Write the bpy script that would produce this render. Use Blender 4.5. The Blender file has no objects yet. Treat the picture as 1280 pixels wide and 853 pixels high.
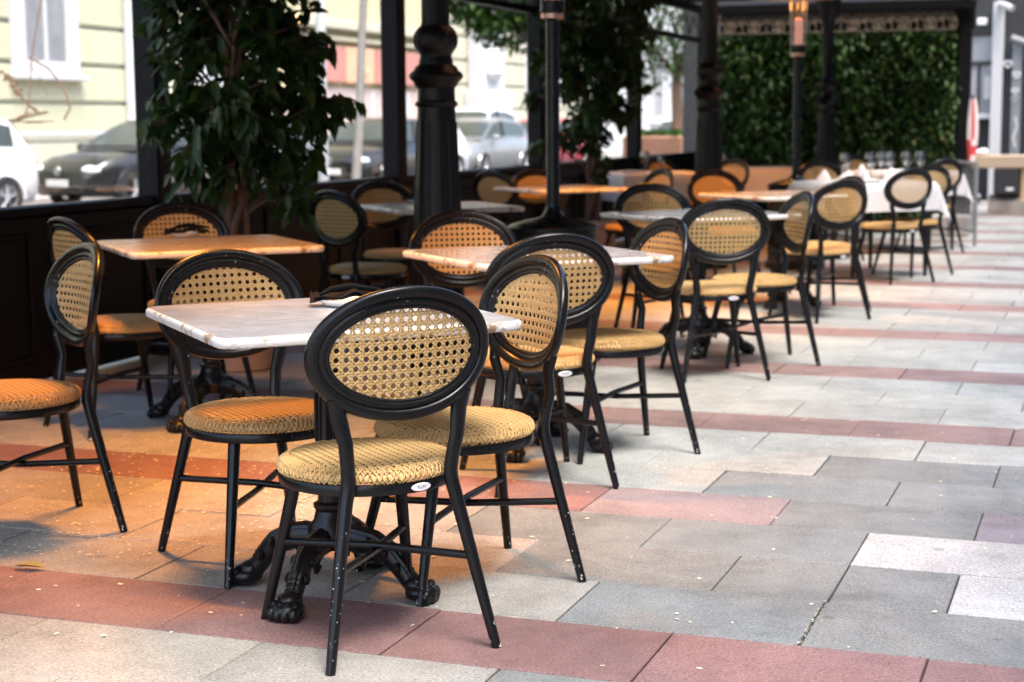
import bpy, math, random
from mathutils import Vector, Matrix
random.seed(7)
PI = math.pi
scene = bpy.context.scene
col = scene.collection
R = math.radians

# ------------------------------------------------------------------ camera
H = 1.23
FPX = 2081.2
PITCH, YAW, ROLL = .1313, .3471, -.0065
_fw = Vector((-math.sin(YAW), math.cos(YAW), 0)); _rt = Vector((math.cos(YAW), math.sin(YAW), 0)); _up = Vector((0, 0, 1))
CF = _fw*math.cos(PITCH) - _up*math.sin(PITCH)
_u0 = _fw*math.sin(PITCH) + _up*math.cos(PITCH)
CR = _rt*math.cos(ROLL) + _u0*math.sin(ROLL)
CU = -_rt*math.sin(ROLL) + _u0*math.cos(ROLL)
EYE = Vector((0, 0, H))
def at(px, py, d):
    """world point seen at photo pixel (1280 wide) at forward distance d"""
    return EYE + (CF + CR*((px-640)/FPX) - CU*((py-426.5)/FPX))*d
cam = bpy.data.cameras.new('camera'); co = bpy.data.objects.new('camera', cam); col.objects.link(co)
M = Matrix((CR, CU, -CF)).transposed().to_4x4(); M.translation = EYE
co.matrix_world = M
cam.sensor_width = 36; cam.lens = 36*FPX/1280
cam.clip_start = .05; cam.clip_end = 800
cam.dof.use_dof = True; cam.dof.focus_distance = 3.98; cam.dof.aperture_fstop = 4.3
cam.dof.aperture_blades = 0
scene.camera = co

# ------------------------------------------------------------------ materials
def newmat(name):
    m = bpy.data.materials.new(name); m.use_nodes = True
    nt = m.node_tree
    return m, nt, nt.nodes['Principled BSDF'], nt.nodes['Material Output']
def N(nt, t, **kw):
    n = nt.nodes.new(t)
    for k, v in kw.items():
        if k in n.inputs: n.inputs[k].default_value = v
        else: setattr(n, k, v)
    return n
def mix(nt, fac, a, b, mode='MIX'):
    n = nt.nodes.new('ShaderNodeMix'); n.data_type = 'RGBA'; n.blend_type = mode
    for sock, v in ((0, fac), (6, a), (7, b)):
        if hasattr(v, 'links') or hasattr(v, 'is_linked'): nt.links.new(v, n.inputs[sock])
        elif v is not None:
            n.inputs[sock].default_value = v if sock == 0 or len(v) == 4 else (*v, 1)
    return n.outputs[2]
def ramp(nt, src, stops):
    n = nt.nodes.new('ShaderNodeValToRGB'); nt.links.new(src, n.inputs[0])
    el = n.color_ramp.elements
    while len(el) < len(stops): el.new(.5)
    for e, (p, c) in zip(el, stops):
        e.position = p; e.color = (c, c, c, 1) if not hasattr(c, '__len__') else (*c, 1)
    return n.outputs[0]
def noise(nt, scale, detail=4, rough=.55, co='Object', dist=0):
    tc = nt.nodes.new('ShaderNodeTexCoord')
    n = N(nt, 'ShaderNodeTexNoise', Scale=scale, Detail=detail, Roughness=rough, Distortion=dist)
    nt.links.new(tc.outputs[co], n.inputs['Vector'])
    return n.outputs['Fac']
def bump(nt, bs, src, strength=.3, dist=.002):
    b = N(nt, 'ShaderNodeBump', Strength=strength, Distance=dist)
    nt.links.new(src, b.inputs['Height']); nt.links.new(b.outputs[0], bs.inputs['Normal'])
def simple(name, rgb, rough=.6, metal=0, var=.15, vscale=6, bmp=0, bscale=60, spec=.5):
    m, nt, b, o = newmat(name)
    f = noise(nt, vscale)
    lo = tuple(c*(1-var) for c in rgb); hi = tuple(min(1, c*(1+var)) for c in rgb)
    nt.links.new(mix(nt, f, lo, hi), b.inputs['Base Color'])
    b.inputs['Roughness'].default_value = rough; b.inputs['Metallic'].default_value = metal
    b.inputs['Specular IOR Level'].default_value = spec
    if bmp: bump(nt, b, noise(nt, bscale), bmp)
    return m
def emit(name, rgb, s):
    m, nt, b, o = newmat(name)
    f = noise(nt, 30)
    b.inputs['Base Color'].default_value = (*rgb, 1)
    nt.links.new(mix(nt, f, tuple(c*.85 for c in rgb), rgb), b.inputs['Emission Color'])
    b.inputs['Emission Strength'].default_value = s
    return m

def paint_black():
    m, nt, b, o = newmat('black_enamel')
    base = mix(nt, noise(nt, 9), (.004, .004, .0045), (.008, .008, .009))
    spot = ramp(nt, noise(nt, 110, 2, .5), [(.70, 0), (.715, 1)])
    zone = ramp(nt, noise(nt, 7, 2), [(.58, 0), (.64, 1)])
    mu = N(nt, 'ShaderNodeMath', operation='MULTIPLY'); nt.links.new(spot, mu.inputs[0]); nt.links.new(zone, mu.inputs[1])
    tc = nt.nodes.new('ShaderNodeTexCoord'); sx = nt.nodes.new('ShaderNodeSeparateXYZ'); nt.links.new(tc.outputs['Object'], sx.inputs[0])
    low = N(nt, 'ShaderNodeMapRange'); nt.links.new(sx.outputs[2], low.inputs[0])
    low.inputs[1].default_value = .012; low.inputs[2].default_value = .085; low.inputs[3].default_value = 1; low.inputs[4].default_value = 0
    ch = ramp(nt, noise(nt, 60, 3, .6), [(.62, 0), (.64, 1)])
    m3 = N(nt, 'ShaderNodeMath', operation='MULTIPLY'); nt.links.new(ch, m3.inputs[0]); nt.links.new(low.outputs[0], m3.inputs[1])
    mx = N(nt, 'ShaderNodeMath', operation='MAXIMUM'); nt.links.new(mu.outputs[0], mx.inputs[0]); nt.links.new(m3.outputs[0], mx.inputs[1])
    nt.links.new(mix(nt, mx.outputs[0], base, (.62, .61, .58)), b.inputs['Base Color'])
    nt.links.new(ramp(nt, noise(nt, 14), [(.3, .24), (.75, .36)]), b.inputs['Roughness'])
    b.inputs['Specular IOR Level'].default_value = .32
    bump(nt, b, noise(nt, 160, 2), .05, .001)
    return m
def cane_mat(name, a, b2, trans=.22, rough=.45):
    m, nt, b, o = newmat(name)
    c = mix(nt, noise(nt, 38, 3), a, b2)
    c = mix(nt, ramp(nt, noise(nt, 420, 2), [(.5, 0), (.75, 1)]), c, tuple(x*.6 for x in a))
    oi = nt.nodes.new('ShaderNodeObjectInfo')
    c = mix(nt, oi.outputs['Random'], mix(nt, 1, c, (.84, .80, .74), 'MULTIPLY'), c)
    nt.links.new(c, b.inputs['Base Color'])
    b.inputs['Roughness'].default_value = rough; b.inputs['Specular IOR Level'].default_value = .35
    tr = nt.nodes.new('ShaderNodeBsdfTranslucent'); nt.links.new(c, tr.inputs[0])
    ms = N(nt, 'ShaderNodeMixShader'); ms.inputs[0].default_value = trans
    nt.links.new(b.outputs[0], ms.inputs[1]); nt.links.new(tr.outputs[0], ms.inputs[2])
    nt.links.new(ms.outputs[0], o.inputs[0])
    return m
def marble(name='white_marble', k=(1, 1, 1), r0=.16):
    m, nt, b, o = newmat(name)
    v = ramp(nt, noise(nt, 3.2, 8, .65, dist=1.2), [(.40, 0), (.5, 1), (.60, 0)])
    c = mix(nt, noise(nt, 5, 6), (.70, .69, .68), (.80, .79, .78))
    c = mix(nt, v, c, (.60, .60, .61))
    c = mix(nt, 1.0, c, k, 'MULTIPLY')
    nt.links.new(c, b.inputs['Base Color'])
    nt.links.new(ramp(nt, noise(nt, 11), [(.3, r0), (.7, r0+.12)]), b.inputs['Roughness'])
    return m
def worn_edge():
    m, nt, b, o = newmat('chipped_marble_edge')
    f = ramp(nt, noise(nt, 17, 6, .75), [(.52, 0), (.58, 1)])
    br = mix(nt, noise(nt, 60), (.42, .27, .15), (.20, .12, .07))
    nt.links.new(mix(nt, f, (.68, .66, .63), br), b.inputs['Base Color'])
    b.inputs['Roughness'].default_value = .4
    bump(nt, b, noise(nt, 70), .5, .004)
    return m
def slabs_mat():
    m, nt, b, o = newmat('paving_slabs')
    at_ = nt.nodes.new('ShaderNodeAttribute'); at_.attribute_name = 'slab'
    c = at_.outputs['Color']
    sp = ramp(nt, noise(nt, 130, 4, .8), [(.32, .25), (.44, .85), (.57, 1), (.68, 1.7)])
    c = mix(nt, 1.0, c, sp, 'MULTIPLY')
    pit = ramp(nt, noise(nt, 100, 3, .75), [(.33, .45), (.42, 1)])
    c = mix(nt, .8, c, pit, 'MULTIPLY')
    mot = ramp(nt, noise(nt, 2.2, 6, .65), [(.3, .82), (.7, 1.12)])
    c = mix(nt, 1.0, c, mot, 'MULTIPLY')
    tcv = nt.nodes.new('ShaderNodeTexCoord'); vo = N(nt, 'ShaderNodeTexVoronoi', Scale=3.1, Randomness=1.0); nt.links.new(tcv.outputs['Object'], vo.inputs['Vector'])
    gum = ramp(nt, vo.outputs['Distance'], [(.045, .62), (.06, 1)])
    c = mix(nt, .8, c, gum, 'MULTIPLY')
    dirt = ramp(nt, noise(nt, 1.1, 8, .75, dist=.6), [(.36, .72), (.52, 1)])
    c = mix(nt, .9, c, dirt, 'MULTIPLY')
    st = ramp(nt, noise(nt, 9, 6, .7), [(.3, .80), (.55, 1)])
    c = mix(nt, 1.0, c, st, 'MULTIPLY')
    nt.links.new(c, b.inputs['Base Color'])
    nt.links.new(ramp(nt, noise(nt, 5), [(.3, .50), (.7, .72)]), b.inputs['Roughness'])
    b.inputs['Specular IOR Level'].default_value = .35
    bump(nt, b, noise(nt, 220, 3), .25, .002)
    return m
def leaf_mat(name, dark, light, yellow=(.10, .13, .02), rough=.38):
    m, nt, b, o = newmat(name)
    at_ = nt.nodes.new('ShaderNodeAttribute'); at_.attribute_name = 'tint'
    sep = nt.nodes.new('ShaderNodeSeparateColor'); nt.links.new(at_.outputs['Color'], sep.inputs[0])
    c = mix(nt, sep.outputs[0], dark, light)
    c = mix(nt, ramp(nt, sep.outputs[1], [(.88, 0), (1, 1)]), c, yellow)
    nt.links.new(c, b.inputs['Base Color'])
    b.inputs['Roughness'].default_value = rough
    tr = nt.nodes.new('ShaderNodeBsdfTranslucent')
    nt.links.new(mix(nt, 1, c, (1.0, 1.25, .45), 'MULTIPLY'), tr.inputs[0])
    ms = N(nt, 'ShaderNodeMixShader'); ms.inputs[0].default_value = .3
    nt.links.new(b.outputs[0], ms.inputs[1]); nt.links.new(tr.outputs[0], ms.inputs[2])
    nt.links.new(ms.outputs[0], o.inputs[0])
    return m
def glass_mat(name, tint=(1, 1, 1), refl=1.0):
    m, nt, b, o = newmat(name)
    nt.nodes.remove(b)
    fr = N(nt, 'ShaderNodeFresnel', IOR=1.45)
    tp = N(nt, 'ShaderNodeBsdfTransparent'); tp.inputs[0].default_value = (*tint, 1)
    gl = N(nt, 'ShaderNodeBsdfGlossy', Roughness=.02)
    mu = N(nt, 'ShaderNodeMath', operation='MULTIPLY'); mu.inputs[1].default_value = refl
    nt.links.new(fr.outputs[0], mu.inputs[0])
    ms = N(nt, 'ShaderNodeMixShader'); nt.links.new(mu.outputs[0], ms.inputs[0])
    nt.links.new(tp.outputs[0], ms.inputs[1]); nt.links.new(gl.outputs[0], ms.inputs[2])
    nt.links.new(ms.outputs[0], o.inputs[0])
    return m

MT = {}
MT['black'] = paint_black()
MT['cane'] = cane_mat('woven_cane', (.74, .47, .175), (.88, .645, .32), .22)
MT['cane_dark'] = simple('cane_underlay', (.13, .07, .028), .8, var=.3, vscale=30)
MT['cane_rim'] = cane_mat('cane_rim', (.68, .44, .17), (.80, .57, .28), .05)
MT['marble'] = marble('white_marble', (.68, .69, .72), .07); MT['marble_worn'] = marble('weathered_beige_top', (.50, .43, .36), .24); MT['edge'] = worn_edge()
MT['iron'] = simple('cast_iron', (.006, .0055, .0055), .34, var=.4, vscale=20, bmp=.35, bscale=45, spec=.4)
MT['screen_black'] = simple('black_screen_paint', (.005, .0045, .0045), .45, var=.25, vscale=3, bmp=.1, bscale=20, spec=.18)
MT['column'] = simple('column_paint', (.006, .005, .005), .42, var=.4, vscale=7, bmp=.25, bscale=35, spec=.3)
MT['roof'] = simple('awning_cloth', (.02, .02, .021), .9, var=.2, vscale=4)
MT['slab'] = slabs_mat()
MT['substrate'] = simple('joint_dirt', (.05, .045, .038), .95, var=.4, vscale=30)
MT['asphalt'] = simple('asphalt', (.10, .10, .10), .9, var=.2, vscale=3, bmp=.3, bscale=200)
MT['leaf'] = leaf_mat('ficus_leaf', (.018, .040, .010), (.048, .095, .022), (.07, .10, .02))
MT['hedge'] = leaf_mat('hedge_leaf', (.045, .10, .028), (.10, .18, .05), (.2, .18, .05), .62)
MT['tree'] = leaf_mat('street_leaf', (.03, .075, .02), (.09, .17, .045))
MT['bark'] = simple('ficus_bark', (.16, .085, .055), .8, var=.4, vscale=14, bmp=.4, bscale=40)
MT['tree_bark'] = simple('grey_bark', (.30, .28, .25), .85, var=.3, vscale=10, bmp=.4, bscale=30)
MT['brown_bark'] = simple('brown_bark', (.22, .13, .08), .85, var=.3, vscale=10, bmp=.4, bscale=30)
MT['pot'] = simple('terracotta', (.50, .36, .29), .8, var=.15, vscale=8, bmp=.15)
MT['soil'] = simple('soil', (.03, .022, .015), .95, var=.4, vscale=25)
MT['glass'] = glass_mat('screen_glass', (.97, .975, .975), .18)
MT['wineglass'] = glass_mat('wine_glass', (.94, .94, .95), 3.5)
MT['cloth'] = simple('white_tablecloth', (.66, .65, .67), .85, var=.04, vscale=5, bmp=.1, bscale=120)
MT['peach'] = simple('blush_tablecloth', (.76, .66, .60), .85, var=.05, vscale=5, bmp=.1, bscale=120)
MT['blush'] = simple('blush_napkin', (.80, .68, .65), .85, var=.06, vscale=8, bmp=.1, bscale=90)
MT['china'] = simple('white_china', (.82, .81, .79), .2, var=.03)
MT['napkin'] = simple('black_leatherette', (.0035, .0035, .004), .8, var=.4, vscale=25, bmp=.2, bscale=60, spec=.12)
MT['copper'] = simple('copper_ring', (.75, .45, .33), .35, .9, var=.1)
MT['steel'] = simple('brushed_steel', (.45, .45, .45), .35, .9, var=.1)
MT['galv'] = simple('galvanised_grey', (.24, .25, .26), .5, .2, var=.15)
MT['glow'] = emit('glowing_burner', (.70, .32, .24), .16)
MT['sticker'] = simple('white_sticker', (.75, .75, .78), .4, var=.03)
MT['ink'] = simple('dark_ink', (.06, .06, .10), .6)
MT['petal'] = simple('dry_petal', (.82, .72, .50), .8, var=.35, vscale=60)
MT['dryleaf'] = simple('dry_leaf', (.34, .25, .07), .8, var=.3, vscale=60)
MT['yellow'] = simple('yellow_render', (.46, .45, .31), .9, var=.05, vscale=1.2)
MT['cream'] = simple('cream_render', (.47, .44, .33), .9, var=.06, vscale=1.2)
MT['ochre'] = simple('ochre_render', (.50, .44, .27), .9, var=.06, vscale=1.2)
MT['white'] = simple('white_stucco', (.52, .52, .53), .85, var=.04, vscale=2)
MT['groove'] = simple('groove_shade', (.36, .34, .26), .9, var=.05)
MT['curtain'] = simple('grey_window', (.22, .22, .23), .35, var=.35, vscale=2.5)
MT['darkshop'] = simple('charcoal_paint', (.028, .028, .030), .55, var=.25, vscale=2)
MT['greyglass'] = simple('painted_reflection_glass', (.38, .39, .40), .15, var=.4, vscale=1.5)  # reflections painted in as a pale mottled base colour
MT['red'] = simple('red_sign', (.44, .19, .15), .6, var=.2, vscale=3)
MT['orange'] = simple('orange_sign', (.66, .36, .22), .6, var=.25, vscale=3)
MT['pink'] = simple('faded_red_panel', (.52, .40, .36), .7, var=.25, vscale=1.5)
MT['wood'] = simple('pale_wood', (.52, .38, .26), .6, var=.2, vscale=8)
MT['tan'] = simple('tan_board', (.62, .44, .24), .7, var=.15, vscale=6)
MT['stone'] = simple('rough_stone', (.24, .21, .18), .9, var=.5, vscale=7, bmp=.8, bscale=25)
MT['concrete'] = simple('concrete', (.40, .36, .33), .9, var=.2, vscale=6, bmp=.3)
MT['tyre'] = simple('tyre_rubber', (.018, .018, .018), .8, var=.2)
MT['rim'] = simple('alloy_rim', (.55, .55, .56), .3, .8, var=.1)
MT['carglass'] = simple('car_glass', (.05, .06, .055), .10, var=.6, vscale=1.4, spec=.4)
MT['lamp'] = simple('headlamp_glass', (.80, .80, .80), .1, var=.1, spec=.9)
MT['plate'] = simple('number_plate', (.80, .80, .78), .5, var=.03)
MT['amber'] = emit('lit_indicator', (1, .62, .22), 6)
MT['car_white'] = simple('white_car_paint', (.78, .78, .78), .2, var=.03, spec=.7)
MT['car_dark'] = simple('graphite_car_paint', (.022, .022, .022), .18, .2, var=.1, spec=.7)
MT['car_grey'] = simple('silver_car_paint', (.30, .30, .30), .22, .4, var=.06, spec=.7)
MT['car_red'] = simple('red_car_paint', (.62, .07, .10), .2, var=.06, spec=.7)
MT['barred'] = simple('red_stripe_cloth', (.65, .06, .07), .8, var=.1)
MT['brick'] = simple('rust_planter', (.34, .17, .11), .85, var=.2, vscale=5)
MT['frieze'] = simple('frieze_iron', (.05, .042, .034), .55, var=.3, vscale=12)

# ------------------------------------------------------------------ mesh builder
class MB:
    def __init__(s): s.v = []; s.f = []; s.m = []
    def add(s, vs, fs, mi=0):
        o = len(s.v); s.v += [tuple(p) for p in vs]
        for f in fs: s.f.append(tuple(o+i for i in f)); s.m.append(mi)
    def box(s, x0, x1, y0, y1, z0, z1, mi=0):
        v = [(x, y, z) for z in (z0, z1) for y in (y0, y1) for x in (x0, x1)]
        s.add(v, [(0,2,3,1),(4,5,7,6),(0,1,5,4),(2,6,7,3),(0,4,6,2),(1,3,7,5)], mi)
    def bbox(s, x0, x1, y0, y1, z0, z1, b=.004, mi=0):
        """box with chamfered edges"""
        b = min(b, (x1-x0)*.45, (y1-y0)*.45, (z1-z0)*.45)
        rings = []
        for z, i in ((z0, b), (z0+b, 0), (z1-b, 0), (z1, b)):
            a0, a1, c0, c1 = x0+i, x1-i, y0+i, y1-i
            rings.append([(a0+b, c0, z), (a1-b, c0, z), (a1, c0+b, z), (a1, c1-b, z), (a1-b, c1, z), (a0+b, c1, z), (a0, c1-b, z), (a0, c0+b, z)])
        v = [p for r in rings for p in r]; f = []
        for k in range(3):
            for i in range(8): f.append((k*8+i, k*8+(i+1) % 8, k*8+8+(i+1) % 8, k*8+8+i))
        f.append(tuple(range(7, -1, -1))); f.append(tuple(24+i for i in range(8)))
        s.add(v, f, mi)
    def tube(s, pts, rad, n=10, mi=0, cap=True, flat=None, up=None):
        pts = [Vector(p) for p in pts]
        if not hasattr(rad, '__len__'): rad = [rad]*len(pts)
        base = len(s.v); u = None
        for i, p in enumerate(pts):
            t = (pts[min(i+1, len(pts)-1)]-pts[max(i-1, 0)]).normalized()
            if u is None:
                a = Vector(up) if up else (Vector((1, 0, 0)) if abs(t.x) < .8 else Vector((0, 1, 0)))
                u = (a-t*a.dot(t)).normalized()
            else: u = (u-t*u.dot(t)).normalized()
            w = t.cross(u)
            fl = flat[i] if flat else 1
            for k in range(n):
                q = 2*PI*k/n
                s.v.append(tuple(p+u*math.cos(q)*rad[i]+w*math.sin(q)*rad[i]*fl))
        L = len(pts)
        for i in range(L-1):
            for k in range(n):
                a = base+i*n+k; b = base+i*n+(k+1) % n
                s.f.append((a, b, b+n, a+n)); s.m.append(mi)
        if cap:
            s.f.append(tuple(base+k for k in range(n-1, -1, -1))); s.m.append(mi)
            s.f.append(tuple(base+(L-1)*n+k for k in range(n))); s.m.append(mi)
    def lathe(s, prof, n=32, c=(0, 0, 0), mi=0, flute=0, close=True):
        base = len(s.v)
        for r, z in prof:
            for k in range(n):
                q = 2*PI*k/n
                rr = r*(1-flute*(.5-.5*math.cos(q*n/4)) if flute else 1)
                s.v.append((c[0]+rr*math.cos(q), c[1]+rr*math.sin(q), c[2]+z))
        for i in range(len(prof)-1):
            for k in range(n):
                a = base+i*n+k; b = base+i*n+(k+1) % n
                s.f.append((a, b, b+n, a+n)); s.m.append(mi)
        if close:
            if prof[0][0] > 1e-4: s.f.append(tuple(base+k for k in range(n-1, -1, -1))); s.m.append(mi)
            if prof[-1][0] > 1e-4: s.f.append(tuple(base+(len(prof)-1)*n+k for k in range(n))); s.m.append(mi)
    def ball(s, c, r, n=10, mi=0):
        rx, ry, rz = r if hasattr(r, '__len__') else (r, r, r)
        vs = []; fs = []; m = n//2+1
        for i in range(m+1):
            a = PI*i/m
            for k in range(n):
                q = 2*PI*k/n
                vs.append((c[0]+rx*math.sin(a)*math.cos(q), c[1]+ry*math.sin(a)*math.sin(q), c[2]-rz*math.cos(a)))
        for i in range(m):
            for k in range(n): fs.append((i*n+k, i*n+(k+1) % n, (i+1)*n+(k+1) % n, (i+1)*n+k))
        s.add(vs, fs, mi)
    def build(s, name, mats, parent=None, smooth=True, tint=None, tname='tint', loc=None):
        me = bpy.data.meshes.new(name); me.from_pydata(s.v, [], s.f)
        if not hasattr(mats, '__len__'): mats = [mats]
        for m in mats: me.materials.append(m)
        if len(mats) > 1: me.polygons.foreach_set('material_index', s.m)
        if smooth:
            me.polygons.foreach_set('use_smooth', [True]*len(me.polygons))
        if tint is not None:
            at_ = me.color_attributes.new(tname, 'FLOAT_COLOR', 'CORNER')
            dat = []
            for p in me.polygons:
                dat += [*tint[p.index], 1]*p.loop_total
            at_.data.foreach_set('color', dat)
        me.update()
        if smooth:
            try: me.set_sharp_from_angle(angle=R(42))
            except Exception: pass
        o = bpy.data.objects.new(name, me); col.objects.link(o)
        if parent: o.parent = parent
        if loc is not None: o.location = loc
        return o
def thing(name, label, cat, loc=(0, 0, 0), rz=0, group=None):
    o = bpy.data.objects.new(name, None); col.objects.link(o)
    o.empty_display_size = .1
    o.location = loc; o.rotation_euler = (0, 0, rz)
    return tag(o, label, cat, group)
def tag(o, label, cat, group=None):
    o['label'] = label; o['category'] = cat
    if group: o['group'] = group
    elif 'group' in o.keys(): del o['group']
    return o
def kind(o, k): o['kind'] = k; return o
def copy_tree(o, parent=None):
    c = o.copy(); col.objects.link(c)
    if parent is not None: c.parent = parent
    for ch in list(o.children): copy_tree(ch, c)
    return c

# ------------------------------------------------------------------ paving, road, ground
def pavement():
    mb = MB(); tint = []
    PALE = (.42, .424, .39); GREY = (.245, .252, .240); RED = (.295, .168, .150); PINK = (.35, .268, .258); WHITE = (.52, .515, .50); BEIGE = (.39, .36, .315); PURP = (.32, .27, .285)
    x_lo, x_hi = -5.6, 5.0
    for r in range(-14, 60):
        y0 = 3.42+.38*r
        ph = -.966-.3*r
        k0 = math.floor((x_lo-ph)/.605)
        x = ph+.605*k0
        while x < x_hi:
            xa, xb = x, x+.605
            cuts = [(xa, xb)]
            if r == 2 and abs(xa+.955) < .08: cuts = [(xa, xa+.305), (xa+.305, xb)]
            for (a, b) in cuts:
                m = (a+b)/2
                c = PALE
                if r % 4 == 0: c = RED if r < 8 else (.31, .205, .185)
                if r == 1: c = BEIGE if m < -1.27 else GREY
                if r == 2: c = BEIGE if m < -1.56 else (GREY if m < -.35 else WHITE)
                if r == 3: c = BEIGE if m < -1.85 else (GREY if m < -.66 else WHITE)
                if r == 4: c = RED if m < -1.5 else (PINK if m < -.9 else (GREY if m < -.3 else PURP))
                if r == 5: c = PALE if m < -1.23 else GREY
                if r == 6: c = PALE if m < -.9 else GREY
                if r < 0 and r % 4 != 0: c = BEIGE if m < -1 else GREY
                j = random.uniform(.92, 1.07); w = random.uniform(-.006, .006)
                c = (c[0]*j+w, c[1]*j, c[2]*j-w)
                g = random.choice((.0012, .0012, .002, .0035)); gy = random.choice((.001, .0018, .003, .004))
                dz = random.uniform(-.0012, .0012)
                tl = [random.uniform(-.0008, .0008) for _ in range(4)]
                ax, bx, ay, by = a+g, b-g, y0+gy, y0+.38-gy
                ch = .0025
                z = [dz+t for t in tl]
                top = [(ax+ch, ay+ch, z[0]), (bx-ch, ay+ch, z[1]), (bx-ch, by-ch, z[2]), (ax+ch, by-ch, z[3])]
                mid = [(ax, ay, z[0]-ch), (bx, ay, z[1]-ch), (bx, by, z[2]-ch), (ax, by, z[3]-ch)]
                bot = [(ax, ay, -.02), (bx, ay, -.02), (bx, by, -.02), (ax, by, -.02)]
                f = [(0, 1, 2, 3)]
                for i in range(4):
                    n = (i+1) % 4
                    f.append((4+i, 4+n, n, i)); f.append((8+i, 8+n, 4+n, 4+i))
                mb.add(top+mid+bot, f)
                tint += [c]*9
            x += .605
    o = mb.build('pavement', MT['slab'], smooth=False, tint=tint, tname='slab'); kind(o, 'structure')
    b = MB(); b.box(-6.1, 9, -4, 40, -.30, -.0095)
    kind(b.build('paving_bed', MT['substrate'], smooth=False), 'structure')
    k = MB(); k.bbox(-6.32, -6.1, -4, 60, -.30, -.002, .015)
    kind(k.build('kerb', MT['concrete'], smooth=False), 'structure')
    k = MB(); k.box(-17.3, -6.32, -40, 160, -.2, -.16)
    kind(k.build('road', MT['asphalt'], smooth=False), 'structure')
    k = MB(); k.box(-20.1, -17.3, -40, 160, -.2, -.03)
    kind(k.build('far_pavement', MT['concrete'], smooth=False), 'structure')
    g = MB(); g.add([(-400, -300, -.31), (400, -300, -.31), (400, 500, -.31), (-400, 500, -.31)], [(0, 1, 2, 3)])
    kind(g.build('ground', MT['asphalt'], smooth=False), 'structure')
pavement()

def petals():
    mb = MB()
    def flake(x, y, s):
        a = random.uniform(0, 2*PI); n = 6
        vs = [(x, y, .0036)]
        for k in range(n):
            q = a+2*PI*k/n; r = s*random.uniform(.6, 1.1)*(1 if k % 3 else .6)
            vs.append((x+math.cos(q)*r, y+math.sin(q)*r, 0.003+random.uniform(0, .0012)))
        mb.add(vs, [(0, 1+k, 1+(k+1) % n) for k in range(n)])
    cl = [(random.uniform(-3.9, -2.3), random.uniform(3.9, 5.9)) for _ in range(16)]
    for _ in range(1000):
        cx, cy = random.choice(cl)
        flake(cx+random.gauss(0, .22), cy+random.gauss(0, .16), random.uniform(.003, .009))
    for _ in range(130): flake(random.uniform(-3.4, 0), random.uniform(3.2, 7), random.uniform(.004, .010))
    for _ in range(110): flake(random.uniform(-2.4, .4), random.uniform(3.6, 12), random.uniform(.004, .0095))
    for _ in range(75):     # bits caught in a wide joint
        flake(-.66+random.uniform(-.006, .006), random.uniform(3.8, 4.18), random.uniform(.0012, .0034))
    o = mb.build('fallen_petals', MT['petal'], smooth=False); kind(o, 'stuff')
    tag(o, 'pale dry petals scattered over the paving, thickest under the left tables', 'petals')
    l = MB()
    P = Vector((-2.80, 3.78, .006))
    vs = []
    for i in range(7):
        t = i/6; w = .017*math.sin(PI*min(1, t*1.02))+.001
        for sgn in (-1, 0, 1): vs.append((P.x-.05+.1*t, P.y+sgn*w+.01*t, P.z+abs(sgn)*.010*math.sin(PI*t)+.004))
    fs = []
    for i in range(6):
        for k in range(2): fs.append((i*3+k, i*3+k+1, i*3+k+4, i*3+k+3))
    l.add(vs, fs)
    tag(l.build('fallen_leaf', MT['dryleaf']), 'curled yellow leaf lying alone on the paving at the left, near the red band', 'leaf')
petals()

# ------------------------------------------------------------------ bistro chair
ZC, RA, RB, YB, TILT, CURV = .71, .228, .158, -.237, .17, .044
BAND = .053
IA, IB = RA-BAND, RB-BAND
def bs(x, z): return YB-TILT*(z-ZC)+CURV*(x/RA)**2        # back surface depth
PITCHC = .0222
def strand(mb, f, p0, p1, w, t, seg, offs, mi=0):
    """thin woven strip along the straight line p0-p1 of the surface f(u, v, off)"""
    p0 = Vector(p0); p1 = Vector(p1); L = (p1-p0).length
    if L < .004: return
    n = max(2, int(L/seg)); d = (p1-p0)/L; pr = Vector((-d.y, d.x))
    base = len(mb.v)
    for i in range(n+1):
        q = p0+d*(L*i/n); o = offs(q)
        for (a, b) in ((-w/2, 0), (0, t), (w/2, 0), (0, -t)):
            mb.v.append(f(q.x+pr.x*a, q.y+pr.y*a, o+b))
    for i in range(n):
        for k in range(4):
            a = base+i*4+k; b = base+i*4+(k+1) % 4
            mb.f.append((a, b, b+4, a+4)); mb.m.append(mi)
def cane(mb, f, a, b, p, mi=0, w=.0034, h=.0009, phase=(0, 0)):
    def clip(px, py, dx, dy):
        A = (dx/a)**2+(dy/b)**2; B = 2*(px*dx/a**2+py*dy/b**2); C = (px/a)**2+(py/b)**2-1
        D = B*B-4*A*C
        if D <= 0: return None
        D = math.sqrt(D); t0, t1 = (-B-D)/(2*A), (-B+D)/(2*A)
        return (px+dx*t0, py+dy*t0), (px+dx*t1, py+dy*t1)
    wv = PI/p
    n = int(max(a, b)/p)+2
    for k in range(-n, n+1):
        for s_ in (-1, 1):
            x = k*p+s_*w*.68+phase[0]
            c = clip(x, 0, 0, 1)
            if c: strand(mb, f, *c, w, h*.7, p/4, lambda q: h*math.sin(wv*q.y*2+s_), mi)
            y = k*p+s_*w*.68+phase[1]
            c = clip(0, y, 1, 0)
            if c: strand(mb, f, *c, w, h*.7, p/4, lambda q: -h*math.sin(wv*q.x*2+s_), mi)
    n2 = int((a+b)/p)+2
    for k in range(-n2, n2+1):
        for dx, dy in ((1, 1), (1, -1)):
            x = (k+.5)*p+phase[0]
            yy = phase[1]
            c = clip(x, yy, dx*.7071, dy*.7071)
            if c:
                sg = 1 if dy > 0 else -1
                strand(mb, f, *c, w, h*.7, p/4, lambda q: h*1.5*sg*math.cos(wv*(q.x-phase[0])*2), mi)
SEATR, SEATY = .215, .010
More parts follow.
